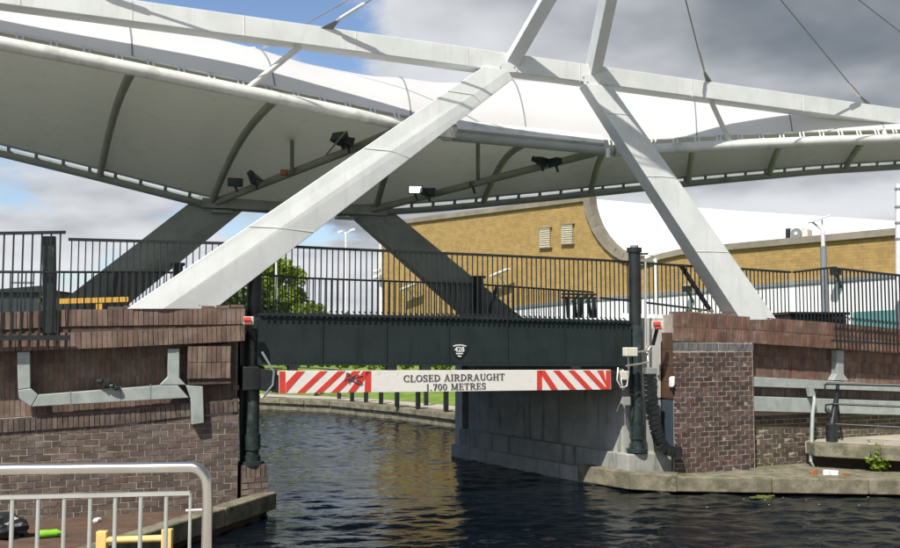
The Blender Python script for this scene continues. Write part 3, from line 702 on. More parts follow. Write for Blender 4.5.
# serif capitals drawn as strokes: v/h bars, d diagonals, a arcs (cx,cy,rx,ry,from,to), s serifs
T_, K_ = .15, .075
def bowl(cx,cy,rx,ry,a0,a1): return ('a',cx,cy,rx,ry,a0,a1)
GL = {
'L':(.62,[('v',.16,0,1),('h',.02,.58,.035),('v2',.57,0,.24),('s',.16,0),('s',.16,1)]),
'E':(.62,[('v',.16,0,1),('h',.02,.56,.035),('h',.02,.54,.965),('h',.16,.44,.52),('v2',.56,0,.22),('v2',.53,.8,1),('v2',.43,.4,.64),('s',.16,1)]),
'D':(.74,[('v',.16,0,1),bowl(.22,.5,.44,.465,-90,90),('s',.16,0),('s',.16,1)]),
'I':(.34,[('v',.17,0,1),('s',.17,0),('s',.17,1)]),
'H':(.76,[('v',.16,0,1),('v',.60,0,1),('h',.16,.6,.5),('s',.16,0),('s',.16,1),('s',.60,0),('s',.60,1)]),
'T':(.66,[('v',.33,0,1),('h',.03,.63,.965),('v2',.05,.74,1),('v2',.61,.74,1),('s',.33,0)]),
'R':(.72,[('v',.16,0,1),bowl(.2,.73,.36,.235,-90,90),('d',.34,.5,.62,.0,T_),('s',.16,0),('s',.16,1),('s',.66,0)]),
'A':(.74,[('d',.12,.0,.37,1.0,K_),('d',.36,1.0,.62,0,T_),('h',.2,.54,.33),('s',.12,0),('s',.62,0)]),
'U':(.74,[('v',.16,.3,1),('v2',.6,.3,1),bowl(.38,.32,.22,.285,180,360),('s',.16,1),('s',.6,1)]),
'O':(.76,[bowl(.38,.5,.31,.465,0,360)]),
'0':(.54,[bowl(.27,.5,.19,.465,0,360)]),
'C':(.70,[bowl(.38,.5,.31,.465,45,315),('v2',.61,.68,.96),('v2',.61,.06,.22)]),
'G':(.76,[bowl(.38,.5,.31,.465,45,320),('v2',.61,.7,.96),('v',.62,.05,.42),('s',.62,.42)]),
'S':(.56,[bowl(.27,.735,.18,.23,30,250),bowl(.27,.265,.2,.23,-150,80),('d',.17,.58,.38,.42,T_),('v2',.46,.72,.97),('v2',.07,.03,.28)]),
'M':(.92,[('v2',.15,0,1),('v',.76,0,1),('d',.16,1,.44,.05,T_),('d',.74,1,.46,.05,K_),('s',.15,0),('s',.15,1),('s',.76,0),('s',.76,1)]),
'1':(.46,[('v',.25,0,1),('d',.12,.84,.25,.98,K_),('s',.25,0)]),
'7':(.54,[('h',.07,.48,.95),('d',.46,.95,.22,0,T_),('v2',.08,.76,.98)]),
'.':(.28,[('v',.12,0,.13)]), ' ':(.34,[]) }
def serif_text(body, px, py, off, hpx, parent, wpx):
    p = onF(px, py, off); h = hpx/900*p.y; tot = sum(GL[c][0]+.06 for c in body); ws = (wpx/900*p.y*1.0)/math.cos(ANG)*1.10/(tot*h)
    x = -tot/2
    def P_(u_, v_): return p + U*(u_*h*ws) + Vector((0,0,(v_-.5)*h))
    for c in body:
        wd_, st = GL[c]; mb = MB()
        def quad(a,b,c_,d,k=0):
            q = [P_(x+a[0],a[1]),P_(x+b[0],b[1]),P_(x+c_[0],c_[1]),P_(x+d[0],d[1])]; q = [v-NB*.0004*k for v in q]; mb.hexa([q[0],q[1],q[1]+NB*.003,q[0]+NB*.003,q[3],q[2],q[2]+NB*.003,q[3]+NB*.003])
        for k, e_ in enumerate(st):
            t_ = e_[0]
            if t_ in ('v','v2'): w2 = (T_ if t_=='v' else K_)/2; quad((e_[1]-w2,e_[2]),(e_[1]+w2,e_[2]),(e_[1]+w2,e_[3]),(e_[1]-w2,e_[3]),k)
            elif t_ == 'h': quad((e_[1],e_[3]-K_/2),(e_[2],e_[3]-K_/2),(e_[2],e_[3]+K_/2),(e_[1],e_[3]+K_/2),k)
            elif t_ == 's': y_ = e_[2]; y0,y1 = (y_,y_+.06) if y_ < .5 else (y_-.06,y_); quad((e_[1]-.15,y0),(e_[1]+.15,y0),(e_[1]+.15,y1),(e_[1]-.15,y1),k)
            elif t_ == 'd': w2 = e_[5]/2*1.1; quad((e_[1]-w2,e_[2]),(e_[1]+w2,e_[2]),(e_[3]+w2,e_[4]),(e_[3]-w2,e_[4]),k)
            else:
                _,cx_,cy_,rx_,ry_,a0_,a1_ = e_; n_ = max(6,int(abs(a1_-a0_)/20))
                for i_ in range(n_):
                    A0,A1 = R(lerp(a0_,a1_,i_/n_)),R(lerp(a0_,a1_,(i_+1)/n_))
                    def pt(a_,sg2): th = K_/2+(T_-K_)/2*abs(math.cos(a_)); return (cx_+(rx_+sg2*th)*math.cos(a_), cy_+(ry_+sg2*min(th,.05))*math.sin(a_))
                    quad(pt(A0,-1),pt(A0,1),pt(A1,1),pt(A1,-1),k)
        if mb.v: mb.build('letter', M['ink'], parent)
        x += wd_+.06
serif_text('CLOSED AIRDRAUGHT', 455.5, 377.6, OS-.004, 6.5, sbd, 92)
serif_text('1.700 METRES', 456.5, 386.6, OS-.004, 6.2, sbd, 55)
sc = MB()
for i in range(12):
    pts = []; x, y = 345+random.random()*16, 376+random.random()*5
    for k in range(4): pts.append(onF(x, y, OS-.006)); x += random.uniform(-4,5); y += random.uniform(-2.5,3.2); x=min(max(x,342),366); y=min(max(y,373),391)
    sc.tube(pts, .008, 4)
sc.build('scribble', M['ink'], sbd)
MB().polyF([(346,375),(358,373.5),(361,377),(352,379),(345,379)], OS-.002, OS-.0005).build('scribble_patch', M['sign_red'], sbd)
for x in (294, 393, 427, 577):
    MB().polyF([(x-5,364.5),(x+4,364.5),(x+4,371.5),(x-5,371.5)], .05, .2).build('hanger', M['black'], sg)
MB().polyF([(261,369),(277,371),(278.3,393),(262,391)], -.03, .12).build('end_clamp', M['black'], sg, bevel=.01)
MB().polyF([(611.5,371),(617,371),(617,389),(611.5,389)], -.02, .1).build('end_clamp', M['black'], sg, bevel=.01)

# ---- lift columns
def column(px, pyt, pyb, r, off, label, full=True, grp='lift columns at the corners of the bridge'):
    b = onF(px, pyb, off); t = onF(px, pyt, off)
    c = thing('lift_column', label, 'column', b, grp); x, y = b.x, b.y
    zt_, zb2 = t.z, b.z; H = zt_-zb2
    MB().tube([(x,y,zb2),(x,y,zb2+H*.62)], r, 18).build('shaft', M['pillar_green'], c, smooth=True)
    MB().tube([(x,y,zb2+H*.62),(x,y,zt_-.09)], r*1.02, 18).build('upper_shaft', M['black'], c, smooth=True)
    MB().tube([(x,y,zt_-.09),(x,y,zt_)], r*1.28, 18).build('cap', M['black'], c, smooth=True)
    MB().tube([(x,y,zt_),(x,y,zt_+.05)], r*.7, 12).build('cap_knob', M['grey_paint'], c, smooth=True)
    if full:
        MB().tube([(x,y,zb2),(x,y,zb2+.07)], r*1.75, 18).build('base_flange', M['pillar_green'], c, smooth=True)
        MB().tube([(x,y,zb2+.07),(x,y,zb2+.16)], r*1.25, 18).build('base_collar', M['pillar_green'], c, smooth=True)
        MB().tube([(x,y,zb2+.26),(x,y,zb2+.52)], r*1.22, 18).build('lower_collar', M['pillar_green'], c, smooth=True)
    return c, Vector((x,y,zb2)), Vector((x,y,zt_))
cL, bL, tL = column(251.5, 250, 465, .118, .42, 'dark lift column on the brick pedestal, its head behind the white leg')
MB().fbox(*(lambda s: (s-.17, s+.19))(sz(251,380,.42)[0]), -.0+.2, .6, sz(251,390,.42)[1], sz(251,366,.42)[1]).build('jack_housing', M['black'], cL, bevel=.02)
MB().fbox(*(lambda s: (s-.11, s+.10))(sz(251,380,.42)[0]), -.0+.28, .55, sz(251,330,.42)[1], sz(251,318,.42)[1]).build('clamp', M['pillar_green'], cL, bevel=.02)
MB().tube([onF(262,352,0), onF(268,362,-.05), onF(274,372,-.05), onF(273,385,-.05), onF(263,397,0)], .02, 6).build('hose', M['grey_paint'], cL, smooth=True)
MB().tube([onF(261,398,.0), onF(271,391,-.02)], .018, 6).build('pin', M['cream'], cL)
MB().polyF([(240,342),(246.5,342),(246.5,462),(241,462)], .56, .7).build('guide_rail', M['black'], cL)
cR, bR, tR = column(637, 248, 452, .118, .25, 'dark green lift column with a capped head right of the girder')
MB().tube([tR+Vector((.1,0,-.12)), tR+Vector((.28,0,-.12))], .02, 6).build('tap', M['black'], cR)
MB().tube([onF(645.5,262,.06), onF(645.5,352,.06)], .022, 8).build('conduit', M['steel_bar'], cR)
MB().tube([(bR.x,bR.y,onF(637,350,0).z),(bR.x,bR.y,onF(637,330,0).z)], .15, 16).build('sleeve', M['pillar_green'], cR, smooth=True)
jb = thing('junction_box', 'small cream junction box clipped to the right lift column', 'box', onF(632,352,-.2))
MB().polyF([(626,347.5),(638,347.5),(638,356.5),(626,356.5)], -.25, -.12).build('box_body', M['cream'], jb, bevel=.015)
MB().tube([onF(638,352,-.18), onF(648,351,-.1), onF(651,352,0)], .02, 6).build('conduit', M['steel_bar'], jb, smooth=True)
MB().tube([onF(626,366,-.2), onF(640,364,-.2), onF(648,362,-.1), onF(647,352,-.05), onF(651,346,0)], .018, 6).build('conduit', M['steel_bar'], jb, smooth=True)
for j in range(3):
    MB().tube([onF(618+j*2.4,368+j,-.03), onF(617+j*2,380,-.1), onF(621+j,388+j,-.14), onF(627,386,-.16), onF(629,372,-.14), onF(628,357,-.14)], .014, 6).build('cable', M['steel_bar'] if j != 1 else M['black'], jb, smooth=True)
MB().polyF([(621,371),(629,371),(629,380),(621,380)], -.1, .02).build('small_box', M['cream'], jb, bevel=.01)
# red beacons
def beacon(px, py, label, flip=1):
    p = onF(px, py, -.12); t = thing('warning_light', label, 'warning light', p, None)
    MB().polyF([(px-5,py-4),(px+5,py-4),(px+5,py+4.5),(px-5,py+4.5)], -.2, -.1).build('housing', M['cream'], t, bevel=.015)
    MB().polyF([(px-6 if flip<0 else px-4.5,py-3.5),(px+2,py-3.5),(px+2,py+.5),(px-6 if flip<0 else px-4.5,py+.5)], -.26, -.202).build('lens', M['red_plastic'], t, bevel=.012)
    MB().polyF([(px-3,py+1.3),(px+3,py+1.3),(px+3,py+4),(px-3,py+4)], -.24, -.202).build('lens', M['red_plastic'], t, bevel=.012)
    MB().beam(onF(px-2,py+4,-.12), onF(px-6*flip,py+20,.0), .05,.05).build('bracket', M['black'], t)
beacon(249, 320.5, 'small red and cream warning light beside the end of the left parapet', -1)
beacon(659, 325, 'small red and cream warning light on the concrete beside the right parapet', 1)
# energy chain
ch = thing('cable_chain', 'black ribbed cable chain hanging in a curve beside the right lift column', 'cable chain', onF(668,455,-.1))
path = [(650,374),(650.5,385),(651.5,400),(653.5,415),(656,430),(660,442),(666,450),(673,452)]
pts = [onF(x, y, -.1) for x, y in path]
L_ = along([Vector(p) for p in pts], .085)
for i in range(len(L_)-1):
    MB().beam(L_[i].lerp(L_[i+1],.06), L_[i+1].lerp(L_[i],.06), .20, .15, NB).build('chain_link', M['black'], ch, bevel=.006)
    
MB().beam(L_[0]+Vector((0,0,.12)), L_[0], .24,.16, NB).build('top_bracket', M['steel_bar'], ch, bevel=.01)
MB().beam(L_[-1], L_[-1]+Vector((.12,.05,0)), .24, .2).build('end_bracket', M['black'], ch)
MB().polyF([(672.5,378),(675.5,376),(675.5,386),(672.5,388)], -.04, .1).build('white_cap', M['litter_white'], thing('wall_bulkhead_lamp', 'small white round fitting on the left edge of the brick pier', 'lamp', onF(674,382,0)), bevel=.03)

# far columns
def farcol(px, pyt, label):
    off = 6.3; p = onF(px, pyt, off); b = FP(sz(px,pyt,off)[0], off, 1.5)
    c = thing('lift_column', label, 'column', b, 'lift columns at the corners of the bridge')
    MB().box((p.x,p.y,(b.z+p.z)/2-.03), .2,.2, p.z-b.z-.06, ANG).build('shaft', M['black'], c)
    MB().box((p.x,p.y,p.z-.03), .29,.29,.06, ANG).build('cap', M['black'], c)
farcol(478.5, 276, 'black square far lift column seen through the railing, before the brick building')
farcol(178, 263, 'black capped far lift column between the dark far leg and white leg')
# ============================================================ RAILINGS
railTop = [(-60,236.2),(57,237.6),(220,241.8),(330,247.2),(480,253.6),(600,259),(697,265.5),(743,268),(792,271.3)]
def railing(tab, px0, px1, off, zbot, spacing, label, mid=None, r=.009, side=0, hooks=False, toprad=.028):
    f = linez([(x,y) for x,y in tab], off); a, b = sz(px0, 250, off)[0], sz(px1, 262, off)[0]
    t = thing('railing', label, 'railing', FP((a+b)/2, off, zbot((a+b)/2)))
    kn = sorted(set([a,b]+[sz(x,y,off)[0] for x,y in tab if px0 < x < px1]))
    mb = MB()
    P = []
    for s in kn: P.append([FP(s,off-.03,f(s)-.045),FP(s,off-.03,f(s)),FP(s,off+.03,f(s)),FP(s,off+.03,f(s)-.045),FP(s,off-.03,f(s)-.045)])
    mb.grid(P); mb.add(P[0][:4], [(0,1,2,3)]); mb.add(P[-1][:4], [(3,2,1,0)]); mb.build('top_rail', M['black'], t)
    if mid:
        fm = linez(mid, off)
        slab(MB(), max(a,sz(mid[0][0],270,off)[0]), min(b,sz(mid[-1][0],290,off)[0]), off-.018, off+.018, lambda s: fm(s)-.03, fm, 8).build('mid_rail', M['black'], t)
    # shared unit baluster
    me = bpy.data.meshes.new('baluster'); ub = MB().box((0,0,-.5), r*2, r*2, 1.0); me.from_pydata([tuple(v) for v in ub.v], [], ub.f); me.materials.append(M['black']); me.update()
    s = a + spacing/2
    while s < b:
        o = bpy.data.objects.new('baluster', me); COL.objects.link(o); o.location = FP(s, off, f(s)-.04)
        o.rotation_euler = (0,0,ANG); o.scale = (1,1, f(s)-.04-zbot(s)); adopt2(o, t); s += spacing
    return t, f, a, b
zb_c = lambda s: (gtop(s)+.0 if gl < s < grt else (topL(s)-.02 if s <= gl else topR(s)-.02))
rlabel = 'long black bar railing along the near edge of the deck, behind the white legs'
t1, f1, a1, b1 = railing(railTop, 68, 790, .5, zb_c, .104, rlabel, None, side=0)
# lower rail of the near railing
MB().beam(onF(645,302.5,.5), onF(712,311,.5), .03,.04).build('mid_rail', M['black'], t1)
MB().beam(onF(600,298,.5), onF(632,301,.5), .03,.04).build('mid_rail', M['black'], t1)
hk = MB(); s = gl+.08
while s < grt-.1:
    z = gtop(s); hk.beam(FP(s,.17,z+.05), FP(s+.045,.07,z-.045), .02,.02); hk.beam(FP(s+.045,.07,z-.045), FP(s+.01,.07,z-.075), .018,.018); s += .104
kind(hk.build('baluster_foot', M['black'], t1), 'stuff')
MB().beam(onF(681,265.5,.58), onF(709.5,309.5,.58), .07,.07).build('brace', M['black'], t1)
t1b, f1b, *_ = railing([(792,271.3),(833,266.5),(838,266.5)], 793, 836, .48, zb_c, .104, 'short black railing rising to the outer rail on the right parapet')
# outer end sections mounted on the parapet faces
zoL = linez([(0,338),(70,335.5)], -.1); zoR = linez([(830,340.5),(900,344.5)], -.1)
t2, *_ = railing([(-60,230.8),(0,231.8),(65,230.8)], -40, 65, -.12, zoL, .128, 'taller black bar railing fixed on the face of the left parapet', [(-60,270.3),(60,271)], r=.012)
MB().fbox(*(sz(-40,335,-.12)[0], sz(70,335,-.12)[0]), -.14,-.1, zoL(-4)-.02, zoL(-3)+.02).build('bottom_rail', M['black'], t2)
t3, *_ = railing([(832,267),(900,274.5),(960,281)], 832, 950, -.12, zoR, .112, 'black bar railing fixed on the face of the right parapet, balusters over the brick', None, r=.012)
slab(MB(), sz(832,340,-.12)[0], sz(950,348,-.12)[0], -.14, -.1, lambda s: zoR(s)-.02, lambda s: zoR(s)+.02, 4).build('bottom_rail', M['black'], t3)
s = sz(836,330,-.12)[0]
for i in range(17):
    c = FP(s+.112*i, -.12, topR(s+.112*i)+.05); MB().tube([c+U*.05*math.cos(a)+Vector((0,0,.05*math.sin(a)*1.5)) for a in [math.pi*k/6 for k in range(7)]], .009, 5).build('hoop', M['black'], t3)
# wide post of the left outer railing
gp = tag(MB().polyF([(42,236),(56,236),(56.5,334),(42.5,334)], -.06, .1).build('gate_post', M['pillar_green'], bevel=.01), 'wide dark green steel post between the two left railing sections', 'post')
# far railing
zfar = lambda s: .9 + 1.5
farTop = [(-60,271.2),(60,271),(240,272),(300,277),(481,283.7),(593,291),(600,298),(710,310)]
t4, f4, a4, b4 = railing([(-60,271.2),(60,271),(240,271.8),(300,277),(481,283.7),(593,291.5)], -40, 593, 6.4, lambda s: 3.15, .15, 'far side black bar railing of the deck, seen through the near one', None, r=.013)
MB().beam(onF(497,286,6.2), onF(488,318,6.2), .07,.07).build('brace', M['black'], t4)
MB().beam(onF(117,272,6.2), onF(112,302,6.2), .09,.09).build('brace', M['black'], t4)
# gate mechanism on the far side
gm = thing('barrier_rack', 'black lattice rack of a barrier behind the railing before the white cladding', 'barrier', onF(580,318,6.8))
for py in (294,297.5): MB().beam(onF(562,py,6.8), onF(596,py+.6,6.8), .06,.05).build('rack_bar', M['black'], gm)
for x in (567,574,581,588,594): MB().beam(onF(x,297,6.8), onF(x+random.uniform(-3,3),318,6.8), .07,.07).build('rack_bar', M['black'], gm)
for x in (572,580,586): MB().beam(onF(x,302,6.8), onF(x+7,295,6.8), .06,.06).build('rack_bar', M['black'], gm)
# road approaches and far parapets
kind(slab(MB(), -9, gl-.1, .8, 6.2, lambda s: 1.9, lambda s: topL(s)-.35-max(0,-s-4)*.02, 8).build('road', M['asphalt']), 'structure')
kind(slab(MB(), grt+.2, 24, .95, 6.2, lambda s: 1.4, lambda s: max(1.9, min(2.85, topR(min(s,15))-.35)), 8).build('road', M['asphalt']), 'structure')
fpz = thing('concrete_kerb_wall', 'low far-side kerb wall of the bridge approaches behind the railings', 'wall', FP(-3,6.6,2))
slab(MB(), -9, -1.3, 6.25, 6.7, lambda s: -1, lambda s: 3.16, 4).build('kerb', M['concrete'], fpz)
slab(MB(), grt-1.0, 24, 6.25, 6.7, lambda s: -1, lambda s: max(2.2, 3.15-.09*(s-7)), 4).build('kerb', M['concrete'], fpz)
# yellow barrier and tuft behind the left parapet
yb = thing('height_barrier', 'yellow beaded barrier rail on a short post behind the left parapet', 'barrier', onF(99,306,2.2))
ya, yb_ = onF(60,302,2.2), onF(129,300,2.2)
MB().tube([ya, yb_], .035, 8).build('rail', M['yellow'], yb)
for i in range(23):
    p = ya.lerp(yb_, (i+.5)/23); MB().box(p+Vector((0,-.04,.01)), .045,.05,.09,ANG).build('rail_stud', M['yellow'], yb)
MB().beam(onF(99,301,2.2), onF(99,312,2.2), .1,.1).build('post', M['yellow'], yb)

# ============================================================ FRAME AND MAST
fr_ = thing('portal_frame', 'white steel A-shaped frame with long box beam carrying the canopy on the near side', 'portal frame', FP(4,.3,3))
OF = .25
def leg(base, top, offb, mt, name, parent, ext=.02, offs_=(.0,-.03,.05), dback=.55, toff=0):
    # base/top: px of upper edge, crease, lower edge
    B = [onF(x, y, offb+o) for (x, y), o in zip(base, offs_)]; T = [onF(x, y, offb+toff+o) for (x, y), o in zip(top, (0,-.012,.0))]
    Bb = [onF(base[2][0], base[2][1], offb+offs_[2]) + NB*(dback-.1), B[0] + NB*dback]
    tb = dback*.62
    Tb = [T[2] + NB*(tb-.05), T[0] + NB*tb]
    B = B + Bb; T = T + Tb; n = 5
    fs = [(i, (i+1)%n, (i+1)%n+n, i+n) for i in range(n)] + [tuple(range(n-1,-1,-1)), tuple(range(n, 2*n))]
    m = MB().add(B+T, fs); return m.build(name, mt, parent, bevel=.008)
leg([(127,309),(163,309),(215,309)], [(484,66),(508,70),(513,79)], 0.0, M['white_steel'], 'leg', fr_, dback=.42, toff=.2)
leg([(741,320),(759,320),(777,320)], [(586,84),(599,84),(612,86)], 0.0, M['white_steel'], 'leg', fr_, offs_=(.03,.0,.02), dback=.46, toff=.22)
# underside plate of the right leg (in shade)
ca, cb_ = onF(-80,-17.5,OF), onF(985,133,OF)
def chordpt(px, k, off=OF):   # k 0 top edge, 1 bottom edge
    y0 = -19.5+px*.1425 + (0); 
    if k == 0: y = -19.6 + px*.1422
    else: y = 3.2 + px*.1352 if px < 500 else 8+ (px)*.1296
    return onF(px, y, off)
tA, tB = chordpt(-90,0), chordpt(1060,0); bA, bB = chordpt(-90,1), chordpt(1060,1)
dpt = NB*.36
MB().hexa([bA,bB,bB+dpt,bA+dpt,tA,tB,tB+dpt,tA+dpt]).build('top_beam', M['white_steel'], fr_, bevel=.012)
MTOP = Vector((3.2,14.6,11.0)); r_ = ray(643,-168); MTOP = EYE + r_*(14.6/r_.y)
for (x, y) in ((509,66),(592,76)):
    p = onF(x, y, OF+.16); MB().beam(p, MTOP, .26, .24, NB).build('mast_strut', M['white_steel'], fr_, bevel=.01)
for (x, y) in ((509,64),(592,76)):
    MB().polyF([(x-9,y-2),(x+9,y-1),(x+8,y+8),(x-8,y+8)], OF-.012, OF-.002).build('gusset_plate', M['white_steel'], fr_)
for i in range(9):
    x_ = 20+i*112; pA, pB = chordpt(x_,0,OF-.004), chordpt(x_,1,OF-.004)
    MB().beam(pA-Vector((0,0,.012)), pB+Vector((0,0,.012)), .012,.008, NB).build('weld_seam', M['tube'], fr_)
for (b3, t3_) in ((((127,309),(163,309),(215,309)), ((484,66),(508,70),(513,79))), (((741,320),(759,320),(777,320)), ((586,84),(599,84),(612,86)))):
    lf = b3[0][0] < 400; oo = (.0,-.03,.05) if lf else (.03,.0,.02); tf_ = .2 if lf else .22
    for t_ in (.3,.62,.88):
        q = [onF(b3[i][0],b3[i][1],oo[i]).lerp(onF(t3_[i][0],t3_[i][1],(0,-.012,.0)[i]+tf_), t_)-NB*.004 for i in range(3)]
        MB().beam(q[0].lerp(q[1],.02),q[1].lerp(q[0],.01),.01,.008,NB).beam(q[1].lerp(q[2],.01),q[2].lerp(q[1],.02),.01,.008,NB).build('weld_seam', M['tube'], fr_)
for x_, y_ in ((500,66),(504,71),(514,66),(517,70),(583,76),(587,81),(597,77),(601,81)):
    p = onF(x_,y_,OF-.014); MB().tube([p, p-NB*.02], .016, 6).build('bolt', M['tube'], fr_)
# leg crease seams
for pts_ in (((163,309),(508,70)), ((712,325),(598,83))):
    for tt in (.33,.66):
        pass
# stays from the mast head
def stay(px, py, label, off=OF-.0, fin=True, target=None):
    p = target or onF(px, py, off); t = thing('cable_stay', label, 'cable stay', p, 'steel stays fanning from the mast head')
    d = (MTOP-p).normalized(); q = p + d*.55
    MB().tube([q, MTOP], .014, 6).build('cable', M['grey_paint'], t)
    MB().tube([p+d*.22, p+d*.3, p+d*.75, p+d*.8], [.02,.032,.032,.016], 8).build('turnbuckle', M['steel_bar'], t)
    if fin: 
        o = U.cross(d); 
        MB().add([p-U*.09*(1 if d.x>0 else -1)-d*.2, p+d*.35, p+U*.16-d*.05, p-NB*.02-d*.2+NB*.03, p+d*.35+NB*.03, p+U*.16-d*.05+NB*.03], [(0,1,2),(5,4,3),(0,3,4,1),(1,4,5,2),(2,5,3,0)]).build('fin_plate', M['far_steel'], t)
    return t
stay(326,27,'thick-ended stay meeting the long beam left of the white apex', OF-.02)
stay(706,80,'stay meeting the long beam above the right canopy tube, first right of the mast')
stay(864,101,'stay meeting the long beam near the right edge of the picture')
stay(1019,124,'stay running out of the picture at the top right corner')
stay(87,-8,'stay leaning far left above the picture')
stay(0,0,'thin stay passing behind the long beam to the crest of the left canopy', fin=False, target=atY(254,53,17.4))

# back frame
bf = thing('portal_frame', 'shaded dark far-side A-shaped frame whose legs cross behind the railing', 'portal frame', FP(2,6.6,3))
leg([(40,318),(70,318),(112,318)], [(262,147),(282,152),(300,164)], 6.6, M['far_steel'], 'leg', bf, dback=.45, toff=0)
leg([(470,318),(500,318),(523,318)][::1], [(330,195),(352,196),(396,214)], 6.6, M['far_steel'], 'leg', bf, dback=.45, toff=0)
# ============================================================ CANOPY
near = [(-90,26,13.3),(0,43,13.9),(120,66,14.6),(243,91,15.35),(330,109,16.1),(390,122,16.7),(450,135,17.4),(530,142.5,18.3),(607,150,19.0),(650,149.5,19.3),(728,145,19.5),(820,141,19.9),(900,138.5,20.5),(1000,137,21.3),(1120,136,22.2)]
farp = [(-110,124,17.8),(0,152,19.0),(97,176,19.9),(210,205,20.9),(285,210,21.8),(360,212.5,22.5),(430,208.5,22.8),(500,202,22.9),(620,190,23.0),(700,181.5,23.2),(760,176,23.4),(820,170.5,23.7),(900,166,24.2),(1000,160,25),(1120,152,26)]
tn = [0,.06,.14,.25,.32,.38,.44,.52,.60,.66,.72,.80,.87,.93,1.0]
bul = [1.5,1.6,1.72,1.7,1.6,1.6,1.7,1.85,1.9,1.75,1.42,1.1,.8,.6,.4]
def crv(tab, t, z0=0):
    x = [atY(*p) for p in tab]; return Vector([float(np.interp(t, tn, [q[k] for q in x])) for k in range(3)])
def smooth_crv(tab, n=90):
    pts = [crv(tab, i/(n-1)) for i in range(n)]
    for _ in range(5): pts = [pts[0]] + [(pts[i-1]+pts[i]*2+pts[i+1])/4 for i in range(1,n-1)] + [pts[-1]]
    return pts
NN = 113
NC = smooth_crv(near, NN); FC = smooth_crv(farp, NN)
ts = [i/(NN-1) for i in range(NN)]
cn = thing('tensile_canopy', 'white tensile fabric canopy on a tubular rim hanging under the white frame', 'canopy', (NC[50]+FC[50])/2)
NN1 = NN; NC_ = NC
def tof0(C, px): return min(range(NN), key=lambda i: abs(450 + 900*((C[i]-EYE).dot(Vector((1,0,0))))/((C[i]-EYE).dot(FW)) - px))
k0, k1 = tof0(NC, 446), tof0(NC, 613)
MB().tube(NC[:k0], .115, 14).build('rim_tube', M['tube'], cn, smooth=True)
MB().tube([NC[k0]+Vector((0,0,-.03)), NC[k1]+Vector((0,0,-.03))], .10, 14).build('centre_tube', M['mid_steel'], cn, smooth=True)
MB().tube(NC[k1+1:], .115, 14).build('rim_tube', M['tube'], cn, smooth=True)
for k in (k0, k1+1): MB().tube([NC[k-1].lerp(NC[k],.5), NC[k].lerp(NC[min(k+1,NN-1)],.2)], .15, 14).build('joint_flange', M['tube'], cn, smooth=True)
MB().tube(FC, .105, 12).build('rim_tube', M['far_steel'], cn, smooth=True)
# ribs at parameters (near px -> far px)
def tof(C, px):
    best = min(range(NN), key=lambda i: abs(450 + 900*((C[i]-EYE).dot(Vector((1,0,0))))/((C[i]-EYE).dot(FW)) - px)); return best/(NN-1)
ribs = [(tof(NC,a), tof(FC,b)) for a, b in ((-60,-80),(137,97),(272,212),(410,372),(526,487),(612,585),(703,684),(795,768),(892,848),(990,935))]
def at_(C, t): 
    t = min(max(t,0),1)*(NN-1); i = min(int(t), NN-2); return C[i].lerp(C[i+1], t-i)
# correspondence near t -> far t via ribs
ra_ = [r[0] for r in ribs]; rb_ = [r[1] for r in ribs]
def t2(t): return float(np.interp(t, [0]+ra_+[1], [0]+rb_+[1]))
def bulge(t): return float(np.interp(t, tn, bul))
ribd = lambda t: min(abs(t-a) for a in ra_)
def skin(top, sag):
    P = []
    n = 160; wN = 30
    for i in range(n+1):
        t = i/n; a = at_(NC, t); b = at_(FC, t2(t)); row = []
        L0 = (b-a).length; w0 = .16/L0; w1 = 1-.19/L0
        rp = min(1, ribd(t)/.035); sg_ = sag*(rp**2)
        for j in range(wN+1):
            u_ = j/wN; w_ = lerp(w0, w1, u_); p = a.lerp(b, w_)
            sh = math.sin(math.pi*u_)
            if top:
                sh = math.sin(math.pi*u_**.85)**.9; hgt = bulge(t)*(1-.03*rp)*sh + .27*(1-u_) + .13*u_
            else: hgt = (.42 - sg_)*sh + .26*(1-u_) + .12*u_
            row.append(p + Vector((0,0,hgt)))
        P.append(row)
    return P
MB().grid(skin(True, .1)).build('upper_membrane', M['fabric'], cn, smooth=True)
low = skin(False, .12)
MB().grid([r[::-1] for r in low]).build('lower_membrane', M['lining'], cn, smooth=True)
# edge battens
ea = MB(); eb = MB()
MB().tube([r[0]+Vector((0,0,.0)) for r in low], .028, 6).build('edge_batten', M['tube'], cn)
MB().tube([r[-1]+Vector((0,0,0)) for r in low], .03, 6).build('edge_batten', M['far_steel'], cn)
# lacing clips
def arc_samples(C, step):
    o = []; acc = 0
    for i in range(NN-1):
        l = (C[i+1]-C[i]).length
        while acc < l: o.append((i+acc/l)/(NN-1)); acc += step
        acc -= l
    return o
t2inv = lambda t: float(np.interp(t, [0]+rb_+[1], [0]+ra_+[1]))
for t in arc_samples(NC, .5):
    a = at_(NC, t); b = at_(FC, t2(t)); q = a + (b-a).normalized()*.16 + Vector((0,0,.26)); dirn = (at_(NC,t+.01)-at_(NC,t-.01)).normalized()
    for k_ in (-.045,.045): MB().beam(a+dirn*k_+Vector((0,0,.08)), q+dirn*k_+Vector((0,0,.03)), .03,.025).build('lacing_clip', M['tube'], cn)
for t in arc_samples(FC, .55):
    b = at_(FC, t); a = at_(NC, t2inv(t)); q = b + (a-b).normalized()*.2 + Vector((0,0,.12)); dirn = (at_(FC,t+.01)-at_(FC,t-.01)).normalized()
    MB().beam(b, q, .07,.03).build('lacing_clip', M['far_steel'], cn)
for a, b in ribs:
    A_, B_ = at_(NC, a), at_(FC, b); pts = []
    for k in range(15):
        u_ = k/14; pts.append(A_.lerp(B_, u_) + Vector((0,0,.34*math.sin(math.pi*u_))))
    MB().tube(pts, .075, 10).build('rib', M['rib'], cn, smooth=True)
